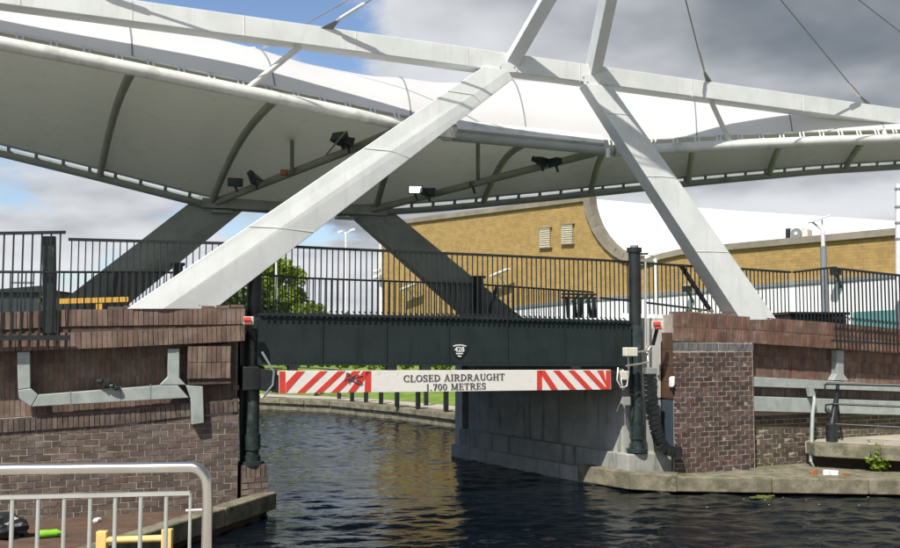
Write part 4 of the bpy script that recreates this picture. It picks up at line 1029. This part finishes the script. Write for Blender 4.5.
# seams on the upper membrane over ribs
for a, b in ribs:
    A_, B_ = at_(NC, a), at_(FC, b); pts = []; L0 = (B_-A_).length; w0 = .16/L0; w1 = 1-.19/L0
    for k in range(25):
        u_ = k/24; sh = math.sin(math.pi*u_**.85)**.9; pts.append(A_.lerp(B_, lerp(w0,w1,u_)) + Vector((0,0,bulge(a)*sh+.27*(1-u_)+.13*u_+.012)))
    MB().tube(pts, .016, 5).build('seam_cord', M['grey_paint'], cn, smooth=True)
# white flashing above the centre tube
i0, i1 = k0+1, k1-1
def cl(i): return NC[k0].lerp(NC[k1], (i-k0)/(k1-k0))
MB().grid([[cl(i)+Vector((0,-.10,.10)) for i in range(i0,i1+1)], [NC[i]+Vector((-.03,.08,.34)) for i in range(i0,i1+1)]]).grid([[cl(i)+Vector((0,-.10,.10)) for i in range(i1,i0-1,-1)], [cl(i)+Vector((0,.0,.06)) for i in range(i1,i0-1,-1)]]).build('flashing', M['tube'], cn)
# diagonal struts and hangers below the canopy
dA0, dA1 = atY(212,203,20.7), atY(440,110,17.2)
nA = at_(FC, tof(FC,212)); nB = at_(FC, tof(FC,360)); eR = at_(NC, tof(NC,607)); eL = at_(NC, tof(NC,445))
eL2 = atY(430,116,17.0)
dg1 = MB().tube([nA, atY(345,152,18.9), atY(395,131,17.6)], .085, 10).build('diagonal_strut', M['rib'], cn, smooth=True)
dg2 = MB().tube([nB, eR+Vector((0,0,-.02))], .085, 10).build('diagonal_strut', M['rib'], cn, smooth=True)
MB().tube([atY(292,108,18.0), atY(292,172,19.5)], .045, 8).build('hanger', M['rib'], cn, smooth=True)
MB().tube([atY(478,138,17.7), atY(478,183,21.0)], .045, 8).build('hanger', M['rib'], cn, smooth=True)
MB().tube([atY(345,132,17.0), atY(322,160,19.8)], .02, 6).build('hanger', M['rib'], cn)
MB().box(atY(284,172.5,19.4), .14,.14,.12).build('junction_box', M['rust'], cn)
# big bottom plate at far nodes
MB().beam(at_(FC, tof(FC,205))+Vector((0,0,-.02)), at_(FC, tof(FC,385))+Vector((0,0,-.02)), .3,.22).build('node_beam', M['far_steel'], cn)
for px in (222, 346): 
    p = at_(FC, tof(FC,px)); MB().box(p+Vector((.06,-.1,-.17)), .45,.25,.06, ANG).build('node_plate', M['far_steel'], cn)
# hanger struts from beam to rim
for (x0,y0,px) in ((300,46,243),(710,99,729),(880,122,888)):
    a = onF(x0,y0,OF+.18); b = at_(NC, tof(NC,px)); MB().tube([a,b], .055, 10).build('rim_strut', M['tube'], cn, smooth=True)
MB().beam(onF(436,133,.6), at_(NC,tof(NC,455)), .08,.12).build('rim_bracket', M['tube'], cn)
MB().tube([atY(608,148,18.6), atY(608,157,18.6)], .05, 8).build('rim_pin', M['lamp_white'], cn)
MB().box(atY(253,51,17.4), .12,.12,.14).build('cable_anchor', M['fabric'], cn)

# floodlights on the struts
def flood(px, py, Y, rx, rz, label, lit=False, sc_=1.0):
    p = atY(px, py, Y); t = thing('floodlight', label, 'floodlight', p, 'floodlights under the canopy')
    m = Matrix.Translation(p) @ Matrix.Rotation(rz,4,'Z') @ Matrix.Rotation(rx,4,'X')
    def tf(mb): mb.v = [m @ Vector(v) for v in mb.v]; return mb
    tf(MB().hexa([Vector(v)*sc_ for v in ((-.17,-.10,-.10),(.17,-.10,-.10),(.11,.12,-.06),(-.11,.12,-.06),(-.17,-.10,.10),(.17,-.10,.10),(.11,.12,.06),(-.11,.12,.06))])).build('housing', M['black'], t, bevel=.012); hs_ = COL.objects[-1]
    tf(MB().box((0,-.105*sc_,0), .28*sc_,.012,.15*sc_)).build('glass', M['lens_lit'] if lit else M['dark_glass'], hs_)
    MB().tube([p+Vector((0,0,-.08)), p+Vector((.05,.02,-.22))], .03, 8).build('bracket', M['black'], t)
    tf(MB().box((0,.16*sc_,0), .16*sc_,.1*sc_,.12*sc_)).build('gear_box', M['black'], t, bevel=.01)
flood(235,182,19.9,.25,.3,'black floodlight at the far left end of the left canopy strut')
flood(255,179,19.6,.9,1.3,'narrow sideways floodlight beside the leftmost one')
flood(341,139,18.3,-.5,-.5,'black floodlight tilted up where the left strut meets the white leg',sc_=1.1)
flood(347,142,18.3,.3,2.0,'rear facing floodlight touching the one near the white leg')
flood(415,190,20.9,.05,.1,'lit white floodlight on the right canopy strut near the white leg', True)
flood(428,192,20.9,.1,2.2,'small dark floodlight just right of the lit one')
flood(541,161,19.6,.35,.9,'upright dark floodlight near the middle of the right strut')
flood(556,162,19.5,.2,-1.0,'dark floodlight lying lower, right of the upright one')
flood(473,184,20.7,.2,.4,'small dark floodlight at the foot of the central hanger', sc_=.6)

# ============================================================ BUILDING BEHIND
BD = Vector((-.70,.714,0)); BO = Vector((15.0,30.0,0)); BN = Vector((-.714,-.70,0))     # along, origin, outward normal
def onB(px, py, out_=0):
    r = ray(px, py); t = (out_-(EYE-BO).dot(BN))/r.dot(BN); return EYE+r*t
def extrudeB(mb, pxs, o0, o1):
    P = [onB(x,y,o0) for x,y in pxs]; Q = [p - BN*(o0-o1) for p in P]; n = len(P)
    return mb.add(P+Q, [tuple(range(n)), tuple(range(2*n-1,n-1,-1))] + [((i+1)%n,i,i+n,(i+1)%n+n) for i in range(n)])
bd = thing('brick_hall', 'yellow brick hall with a scooped gable, white curved roof and white cladding', 'building', onB(640,340))
curve = [(583.5,197),(584.5,207),(587.5,218),(592,229),(598,239),(605,247.5),(613,254.5),(622,259.5),(630,261.5),(637,262)]
rooft = [(380,223.5)] + curve + [(646,260),(660,255),(680,250.5),(700,248),(900,229.5),(1000,219.5)]
wall_px = rooft + [(1000,345),(380,345)]
extrudeB(MB(), wall_px[::-1], 0, -.4).build('wall', M['stock'], bd)
def band(tab, w, o0, o1, name, m_):
    mb = MB()
    for i in range(len(tab)-1):
        (x0,y0),(x1,y1) = tab[i],tab[i+1]
        a, b = onB(x0,y0,o0), onB(x1,y1,o0); d = (b-a).normalized(); nrm_ = d.cross(BN); 
        if nrm_.z < 0: nrm_ = -nrm_
        if abs(d.z) > .7 and nrm_.dot(BD) > 0: nrm_ = -nrm_
        P = [a - nrm_*w[0], b - nrm_*w[0], b + nrm_*w[1], a + nrm_*w[1]]; Q = [p - BN*(o0-o1) for p in P]
        mb.hexa([P[0],P[1],Q[1],Q[0],P[3],P[2],Q[2],Q[3]])
    return mb.build(name, m_, bd)
band([(379,223.5),(583.5,197)], (.18,.06), .12, -.4, 'roof_coping', M['capstone'])
band(curve, (.04,.30), .14, -.4, 'roof_coping', M['capstone'])
band([(637,262),(646,260),(660,255),(680,250.5),(700,248),(900,229.5),(1000,219.5)], (.17,.07), .13, -.4, 'roof_coping', M['capstone'])
# white roof
Rt = [(560,192,56),(600,199.5,53),(650,204,51),(740,211,48),(820,216,45),(900,221,42),(1010,228,38)]
Rm = [(590,215,50),(610,228,48),(650,238,47),(740,232,45),(820,228,42.5),(900,224,39),(1010,226,34)]
Rb = [(583,262,47.6),(610,266,45.5),(650,268,42.6),(740,250,37.5),(820,245,34),(900,238,31.2),(1010,232,27)]
MB().grid([[atY(*p) for p in Rb],[atY(*p) for p in Rm],[atY(*p) for p in Rt],[atY(p[0],p[1],p[2])+Vector((4,8,-1)) for p in Rt]]).build('white_roof', M['roofwhite'], bd, smooth=True)
# vents in the gable
for pts_ in (((539,228),(550,227.2),(550,247),(539,247.8)), ((561,224.5),(572.5,223.6),(572.5,243.5),(561,244))):
    (x0,y0),(x1,y1),(x2,y2),(x3,y3) = pts_
    vp = extrudeB(MB(), pts_[::-1], .03, -.1).build('vent_panel', M['grey_paint'], bd)
    for k in range(9):
        f0, f1 = (k+.15)/9, (k+.8)/9
        extrudeB(MB(), [(x0+.5,lerp(y0,y3,f0)),(x1-.5,lerp(y1,y2,f0)),(x1-.5,lerp(y1,y2,f1)),(x0+.5,lerp(y0,y3,f1))][::-1], .10, .03).build('slat', M['vent'], vp)
    for q in ([(x0-.7,y0-.7),(x1+.7,y1-.7),(x1+.7,y1+.2),(x0-.7,y0+.2)], [(x3-.7,y3-.2),(x2+.7,y2-.2),(x2+.7,y2+.7),(x3-.7,y3+.7)]): extrudeB(MB(), q[::-1], .13, -.05).build('frame', M['capstone'], vp)
# cladding band
clad = [(512,308.5),(560,303.8),(600,299.5),(640,297),(720,290.5),(770,286),(900,276),(1000,268)]
extrudeB(MB(), (clad + [(1000,340),(512,340)])[::-1], .5, -.1).build('cladding', M['cladding'], bd)
band(clad, (.03,.10), .56, .3, 'cladding_cap', M['grey_paint'])
for i in range(14):
    x = 530+i*30; y = float(np.interp(x,[c[0] for c in clad],[c[1] for c in clad]))+1.5
    p = onB(x,y,.51); MB().box(p+Vector((0,0,-1.5)), .03,.03,3).build('panel_joint', M['cladding'], bd)
extrudeB(MB(), [(853,312),(1000,305),(1000,345),(853,345)][::-1], .56, .48).build('teal_panel', M['teal'], bd)
MB().tube([onB(380.5,223,.1), onB(381.5,345,.1)], .09, 8).build('corner_pipe', M['lamp_white'], bd)
for x,y,w_ in ((385,266,1),(377,272,.8)): pass
# air conditioners
ac = thing('air_conditioner', 'air conditioning unit with round fan on the parapet of the brick hall', 'air conditioner', onB(797,238,-.5))
extrudeB(MB(), [(790,229),(802,227.5),(802,239),(790,240)][::-1], -.3, -.7).build('casing', M['cream'], ac, bevel=.03)
c_ = onB(796.5,233.5,-.28); e1 = BD; MB().tube([c_, c_+BN*.05], .2, 16).build('fan', M['grey_paint'], ac)
MB().tube([c_+BN*.05, c_+BN*.07], .07, 10).build('fan_hub', M['cream'], ac)
extrudeB(MB(), [(785.5,228.5),(789.5,228.2),(789.5,239.7),(785.5,240)][::-1], -.3, -.7).build('side_panel', M['black'], ac)
extrudeB(MB(), [(802.3,229.5),(807.5,229),(807.5,238),(802.3,238.6)][::-1], -.3, -.7).build('casing', M['cream'], ac)
# wall floodlights
for x, y, lab in ((835.5,272,'wall floodlight on the cladding near the right lamp post'), (687,289,'wall floodlight on the cladding behind the black brace')):
    p = onB(x,y,1.0); t = thing('wall_floodlight', lab, 'floodlight', p, 'floodlights on the cladding of the hall')
    MB().box(p, .34,.24,.22, .6).build('housing', M['black'], t, bevel=.02); MB().beam(p, p-BN*.45+Vector((0,0,-.5)), .07,.07).build('arm', M['black'], t)
    MB().box(p+Vector((0,-.05,.14)), .26,.26,.05,.6).build('hood', M['vent'], t)
for x, y in ((497,273),(406,287)):
    p = onB(x,y,.6); t = thing('wall_lamp', 'slim white wing lamp on the brick hall wall '+('right of the dark far leg' if x>450 else 'low near its left corner'), 'lamp', p)
    MB().beam(onB(x-5,y+3,.6), onB(x+12,y-4,.6), .3,.1).build('wing', M['lamp_white'], t, bevel=.02); MB().beam(p, p-BN*.6+Vector((0,0,-.5)), .08,.08).build('arm', M['lamp_white'], t)
cc = thing('security_camera', 'white security camera pair on the left corner of the brick hall', 'camera', onB(378,274,.4))
for y in (271,277): MB().tube([onB(374,y+.7,.5), onB(380,y-.5,.4)], .11, 8).build('camera_body', M['lamp_white'], cc)
# lamp posts
def lamp_post(px, pyt, pyb, Y, label, wing=True):
    t_, b_2 = atY(px,pyt,Y), atY(px,pyb,Y); t = thing('lamp_post', label, 'lamp post', b_2)
    zt2 = t_.z; x, y = t_.x, t_.y; k = Y/900
    MB().tube([(x,y,b_2.z),(x,y,zt2-24*k)], 3*k, 10).build('lower_post', M['grey_paint'], t, smooth=True)
    MB().tube([(x,y,zt2-24*k),(x,y,zt2-8*k)], 2.0*k, 10).build('upper_post', M['lamp_white'], t, smooth=True)
    MB().tube([(x,y,zt2-8*k),(x-11*k,y,zt2+1*k)], 1.0*k, 6).build('arm', M['lamp_white'], t)
    MB().tube([(x,y,zt2-8*k),(x-.5*k,y,zt2+3*k)], .7*k, 6).build('arm', M['lamp_white'], t)
    MB().beam((x-13*k,y,zt2+0*k),(x+7*k,y,zt2+7*k), 9*k,1.6*k).build('lamp_wing', M['lamp_white'], t, bevel=.02)
lamp_post(822.5,222.5,330,28,'lamp post with tilted white wing, standing left of the outer right railing')
t_ = atY(655.5,258,33); k = 33/900
l2 = thing('lamp_post', 'slender white lamp post just right of the capped lift column', 'lamp post', atY(655.5,330,33))
MB().tube([(t_.x,t_.y,atY(655,330,33).z),(t_.x,t_.y,t_.z)], 1.6*k, 8).build('upper_post', M['lamp_white'], l2, smooth=True)
MB().tube([(t_.x,t_.y,t_.z-6*k),(t_.x-4*k,t_.y,t_.z+3*k)], 1.0*k, 6).build('arm', M['lamp_white'], l2)
MB().beam((t_.x-6*k,t_.y,t_.z+2*k),(t_.x+10*k,t_.y,t_.z+9*k), 7*k,1.4*k).build('lamp_wing', M['lamp_white'], l2, bevel=.02)
tp = thing('signal_mast', 'tall white banded mast at the right edge before the brick hall', 'mast', atY(899,330,27))
MB().tube([atY(898.5,330,27), atY(898.5,184,27)], .09, 10).build('pole', M['lamp_white'], tp, smooth=True)
for y in (190,208,224,240): MB().tube([atY(898.5,y,27), atY(898.5,y-2,27)], .11, 10).build('band', M['grey_paint'], tp)
sl_ = thing('street_lamp', 'far double-armed street lamp seen under the canopy left of the hall', 'street lamp', atY(346,320,90)); k = .1
MB().tube([atY(346,320,90), atY(346,232,90)], .11, 6).build('pole', M['lamp_white'], sl_)
MB().tube([atY(346,234,90), atY(341,231.5,90)], .08, 6).build('arm', M['lamp_white'], sl_); MB().tube([atY(346,234,90), atY(352,229.5,90)], .08, 6).build('arm', M['lamp_white'], sl_)
MB().beam(atY(338,232.5,90), atY(343,231,90), .4,.2).build('lamp_head', M['lamp_white'], sl_); MB().beam(atY(350,230.5,90), atY(355,229,90), .4,.2).build('lamp_head', M['lamp_white'], sl_)
fp = thing('flag_pole', 'slim white pole standing before the green tree', 'pole', atY(276,330,52)); MB().tube([atY(276.3,330,52), atY(276.3,262,52)], .07, 8).build('shaft', M['lamp_white'], fp, smooth=True)
# dark low building at the left
db = thing('shed_building', 'dark flat low building on the far left horizon', 'building', atY(25,320,45))
P0 = atY(-40,300,45); P1 = atY(57,300,45)
zt = atY(20,292.5,45).z
MB().prism([(P0.x,45),(P1.x,45),(P1.x,55),(P0.x,55)], 1.8, zt).build('wall', mat('dark_cladding',(.02,.035,.033),None,1,.5), db)
MB().add([(P0.x,44.8,zt),(P1.x+.2,44.8,zt),(P1.x+.2,55,zt),(P0.x,55,zt),(P0.x+4.3,44.8,zt+.35),(P1.x+.2,44.8,zt+.06)], [(0,1,5,4),(3,4,5,2),(0,4,3)]).build('roof', M['black'], db)
MB().box((atY(22,290,46).x,46,zt+.55), 1.0,.5,.08).build('roof_vent', M['grey_paint'], db)
# dark parked-up hedge block and low dark kiosk on the right behind the railing
kb_ = thing('dark_kiosk', 'low dark flat-topped kiosk behind the right parapet, before the white cladding', 'kiosk', atY(822,330,24.5))
a = atY(791,313,24.5); b = atY(853,311.5,24.5)
MB().prism([(a.x,24.5),(b.x,24.9),(b.x,26.5),(a.x,26.5)], 1.6, a.z-.05).build('body', M['green'], kb_, bevel=.03)
MB().prism([(a.x-.08,24.4),(b.x+.06,24.8),(b.x+.06,26.6),(a.x-.08,26.6)], a.z-.047, a.z+.03).build('roof', M['black'], kb_, bevel=.01)

# ============================================================ TREES AND PLANTS
def crown(mb, cx, cy, cz, rx, ry, rz_, n, size, blobs=26):
    cs = []
    for i in range(blobs):
        d = Vector(np.random.normal(size=3)); d.normalize(); r = random.uniform(.35,.95); cs.append((Vector((cx+d.x*rx*r, cy+d.y*ry*r, cz+d.z*rz_*r)), random.uniform(.18,.36)))
    for i in range(n):
        c, rr_ = random.choice(cs); d = Vector(np.random.normal(size=3)); d.normalize(); d *= random.random()**.33
        p = c + Vector((d.x*rx*rr_, d.y*ry*rr_, d.z*rz_*rr_))
        a = Vector(np.random.normal(size=3)).normalized()*size*random.uniform(.6,1.3); b = a.orthogonal().normalized()*size*random.uniform(.4,.8)
        mb.add([p-a, p+b, p+a, p-b], [(0,1,2,3)])
def tree(cx, cy, z0, h_, w_, label, n=5000, size=.16, leafm='leaf', name='broadleaf_tree'):
    t = thing(name, label, 'tree', (cx,cy,z0)); 
    MB().tube([(cx,cy,z0),(cx+.1,cy,z0+h_*.35),(cx,cy,z0+h_*.7)], [.22,.16,.06], 8).build('trunk', M['bark'], t, smooth=True)
    for k in range(5):
        an = k*1.26; MB().tube([(cx,cy,z0+h_*.3+k*.15),(cx+math.cos(an)*w_*.3,cy+math.sin(an)*w_*.3,z0+h_*.65)], [.09,.03], 6).build('limb', M['bark'], t)
    mb = MB(); crown(mb, cx, cy, z0+h_*.58, w_/2, w_/2, h_*.42, n, size); mb.build('crown', M[leafm], t)
p = atY(266,300,58); tree(p.x, 58, 1.8, 6.2, 6.2, 'bright green leafy tree behind the white pole under the white leg', 7000, .17)
p = atY(308,300,60); tree(p.x, 60, 1.8, 4.6, 3.0, 'small green tree right of the larger leafy tree', 2200, .14)
p = atY(248,300,52); tree(p.x, 52, 1.8, 5.0, 3.6, 'darker bushy tree beside the left lift column', 3000, .15, 'leaf_dark')
p = atY(232,300,58); tree(p.x, 58, 1.8, 3.6, 3.4, 'green tree half hidden behind the foot of the white leg', 3000, .15)
p = atY(145,300,80); tree(p.x, 80, 1.8, 3.4, 4.5, 'small far tree behind the dark far leg', 2500, .2)
for px, w_, h_, i in ((352,4,.9,0),(372,3,.5,1)):
    p = atY(px,300,85); tree(p.x, 85, 1.8, 2.4+h_, w_, ['low dark far tree left of the hall corner','lowest dark far tree touching the hall corner'][i], 1500, .2, 'leaf_dark')
# small house roof far away
hs = thing('distant_house', 'tiny distant house with brown gabled roof right of the tree', 'house', atY(319,318,110))
p = atY(319,312,110); MB().box((p.x,110,2.8), 3,3,2).build('wall', M['mortar'], hs)
MB().add([(p.x-1.8,108,3.8),(p.x+1.8,108,3.8),(p.x+1.8,112,3.8),(p.x-1.8,112,3.8),(p.x,108.5,5.6),(p.x,111.5,5.6)], [(0,1,4),(1,2,5,4),(2,3,5),(3,0,4,5),(3,2,1,0)]).build('roof', M['rust'], hs)
# hedge at the top of the grass
hd = MB()
for i in range(22):
    u_ = i/21; crown(hd, lerp(-11,4,u_), lerp(46,38.5,u_)+math.sin(i)*.4, 1.95, .75,.8,.75, 420, .09, 6)
hdo = tag(kind(hd.build('hedge', M['leaf']), 'stuff'), 'green flowering hedge seen in the slot between girder and sign beam', 'hedge')
# brambles at the right ledge, tuft on left coping
def plant(pos, h_, r, label, n, m='leaf', size=.05, name='bramble_plant'):
    t = thing(name, label, 'plant', pos); mb = MB(); st = MB()
    for i in range(n):
        an = random.random()*6.28; rr_ = r*random.random(); top = Vector(pos)+Vector((math.cos(an)*rr_, math.sin(an)*rr_*.5, h_*random.uniform(.35,1)))
        st.tube([Vector(pos)+Vector((math.cos(an)*.03,0,0)), top], .006, 4, False)
        for k in range(7):
            q = Vector(pos).lerp(top, random.uniform(.3,1)) + Vector(np.random.normal(size=3))*r*.18
            a = Vector(np.random.normal(size=3)).normalized()*size; b = a.orthogonal().normalized()*size*.6; mb.add([q-a,q+b,q+a,q-b], [(0,1,2,3)])
    st.build('stem', M['weed'], t); mb.build('foliage', M[m], t)
pp = atZ(885,476,.2); plant(pp+Vector((0,.3,0)), .62, .30, 'green bramble growing on the ledge before the right stone platform', 42)
pp = onF(46,306,.05); plant(pp, .22, .14, 'yellow-green tuft growing on the left parapet beside the wide post', 16, 'weed', .035, 'weed_tuft')
for i,(x,y) in enumerate(((690,311),(700,312),(712,312.5))):
    plant(onF(x,y,.12), .06, .09, ['dry moss tuft at the left end of the right parapet','dry moss tuft on the right parapet, middle of three','dry moss tuft on the right parapet nearest the white leg'][i], 7, 'weed', .02, 'moss_tuft')
# litter
def lit(px, py, z, m, nm, lab, cat, sx=.12, sy_=.08, szz=.05):
    p = atZ(px, py, z); mb = MB()
    for i in range(4): mb.box(p+Vector((random.uniform(-sx,sx)*.5, random.uniform(-.05,.05), szz*random.uniform(.3,1))), sx*random.uniform(.5,1), sy_, szz, random.random()*3)
    tag(mb.build(nm, M[m], bevel=.012), lab, cat)
lit(828,477,.21,'litter_white','plastic_bag','crumpled white plastic bag on the right quay ledge','litter',.2,.12,.1)
lit(814,476,.21,'rust','drinks_can','crushed pinkish can on the ledge left of the white bag','litter',.1,.08,.08)
lit(847,477,.21,'rust','leaf_litter','orange scrap of litter on the ledge right of the white bag','litter',.09,.07,.05)
lit(838,478,.21,'cream','paper_scrap','small pale scrap of paper right beside the white bag','litter',.07,.05,.04)
p = atZ(50,538,.2); q = Vector((.92,.38,0)); MB().tube([p-q*.16+Vector((0,0,.06)),p-q*.15+Vector((0,0,.06)),p+q*.08+Vector((0,0,.06)),p+q*.13+Vector((0,0,.06)),p+q*.17+Vector((0,0,.06))], [.03,.055,.055,.022,.02], 14)
bt = thing('plastic_bottle', 'lime green plastic bottle lying behind the steel railing', 'bottle', p)
MB().tube([p-q*.16+Vector((0,0,.06)),p-q*.145+Vector((0,0,.06)),p-q*.04+Vector((0,0,.06)),p-q*.03+Vector((0,0,.06)),p+q*.08+Vector((0,0,.06)),p+q*.13+Vector((0,0,.06)),p+q*.16+Vector((0,0,.06))], [.035,.055,.055,.05,.055,.022,.02], 14).build('bottle_body', M['lime'], bt, smooth=True)
MB().tube([p+q*.161+Vector((0,0,.06)),p+q*.19+Vector((0,0,.06))], .024, 10).build('cap', M['litter_white'], bt)
lit(97,522,.2,'litter_white','paper_scrap','white paper scrap at the foot of the left wall','litter',.12,.08,.04)
for i in range(5):
    x, y = random.uniform(0,60), random.uniform(536,560); 
p = atZ(4,538,.2); bmx = bmesh.new(); bmesh.ops.create_icosphere(bmx, subdivisions=3, radius=1)
for v in bmx.verts:
    d = v.co.copy(); n_ = .13*math.sin(d.x*7+d.z*3)+.10*math.sin(d.y*9-d.x*4)+.07*math.sin(d.z*13+d.y*5); v.co = Vector((d.x*.30*(1+n_), d.y*.24*(1+n_), (d.z*.17*(1+n_) if d.z<.75 else d.z*.22)+.13))+p
me = bpy.data.meshes.new('rubbish_bag'); bmx.to_mesh(me); bmx.free(); me.materials.append(M['black']); ob = bpy.data.objects.new('rubbish_bag', me); COL.objects.link(ob)
tag(ob, 'crumpled black rubbish bag at the lower left corner by the wall', 'bag')
wd = MB()
for i in range(22):
    p = atZ(random.uniform(752,774), random.uniform(495.5,498.5), .012); wd.box(p, random.uniform(.08,.2),.02,.012, random.uniform(-.6,.6))
tag(wd.build('floating_weed', M['weed']), 'yellow-green strand of weed floating below the right ledge', 'weed')
fl = MB()
for i in range(9):
    px = random.choice([random.uniform(690,900), random.uniform(740,860)]); p = atZ(px, random.uniform(496,509), .01); fl.box(p, random.uniform(.015,.04),.02,.006, random.random()*3)
kind(tag(fl.build('floating_debris', M['path']), 'pale specks of debris floating by the right ledge', 'debris'), 'stuff')
lp = thing('access_ladder', 'pale yellow access ladder top behind the steel railing', 'ladder', atY(130,548,7.4))
for x, t_ in ((102.5,531),(167.5,529)):
    p = atY(x, t_, 7.4); MB().box((p.x,p.y,(p.z+.1)/2), .085,.06,p.z-.1).build('stile', M['cream_yellow'], lp, bevel=.008)
for y in (540,): MB().tube([atY(106,y+.5,7.4), atY(165,y-1.5,7.4)], .028, 10).build('rung', M['cream_yellow'], lp, smooth=True)
a, b = atY(102.5,531,7.4), atY(167.5,529,7.4)
for k in range(3): MB().tube([(a.x,a.y,1.05-.3*k),(b.x,b.y,1.05-.3*k)], .028, 10).build('rung', M['cream_yellow'], lp, smooth=True)

# ============================================================ FOREGROUND STEEL RAILING
YR = 4.6
sr = thing('steel_railing', 'polished stainless guard rail with rounded corner in the lower left foreground', 'railing', atY(207,620,YR))
path = [atY(-140,471,YR-.1), atY(0,469.5,YR-.04)]
c_ = (192,483)
path += [atY(188+0,467.2,YR)] + [atY(190+17*math.sin(a), 484-17*math.cos(a), YR) for a in [math.pi/2*k/10 for k in range(1,11)]]
e = atY(207.5,500,YR); path += [e, Vector((e.x,e.y,1.3))]
MB().tube(path, .0262, 20).build('hand_rail', M['stainless'], sr, smooth=True)
ip = [atY(-140,499,YR-.1), atY(0,497.5,YR-.04), atY(190.5,493.2,YR)]
MB().beam(ip[1].lerp(ip[0],1), ip[1], .03,.018).build('inner_rail', M['steel_bar'], sr); MB().beam(ip[1], ip[2], .03,.018).build('inner_rail', M['steel_bar'], sr)
MB().tube([ip[2], Vector((ip[2].x, ip[2].y, 1.5))], .0085, 8).build('end_bar', M['steel_bar'], sr)
MB().tube([atY(186,510.5,YR), atY(206,509.5,YR)], .008, 8).build('link_bar', M['stainless'], sr)
for x in (-40,-14,12.5,38.5,64.5,90.5,115.5,141,166.5):
    t_ = (x)/190; p = atY(x, 497.5-4.3*t_+2.5, YR-.04*(1-t_)); MB().tube([p, Vector((p.x,p.y,1.5))], .0105, 12).build('baluster', M['steel_bar'], sr, smooth=True)
a, b = atY(-140,620,YR-.1), atY(207,620,YR); MB().beam((a.x,a.y,1.49),(b.x,b.y,1.49), .03,.018).build('inner_rail', M['steel_bar'], sr)
a = atY(-120,600,YR-.1); MB().tube([(a.x,a.y,1.3),(a.x,a.y,atY(-120,470,YR).z)], .0262, 16).build('post', M['stainless'], sr, smooth=True)
print('bricks', nL, nn, 'objects', len(COL.objects))
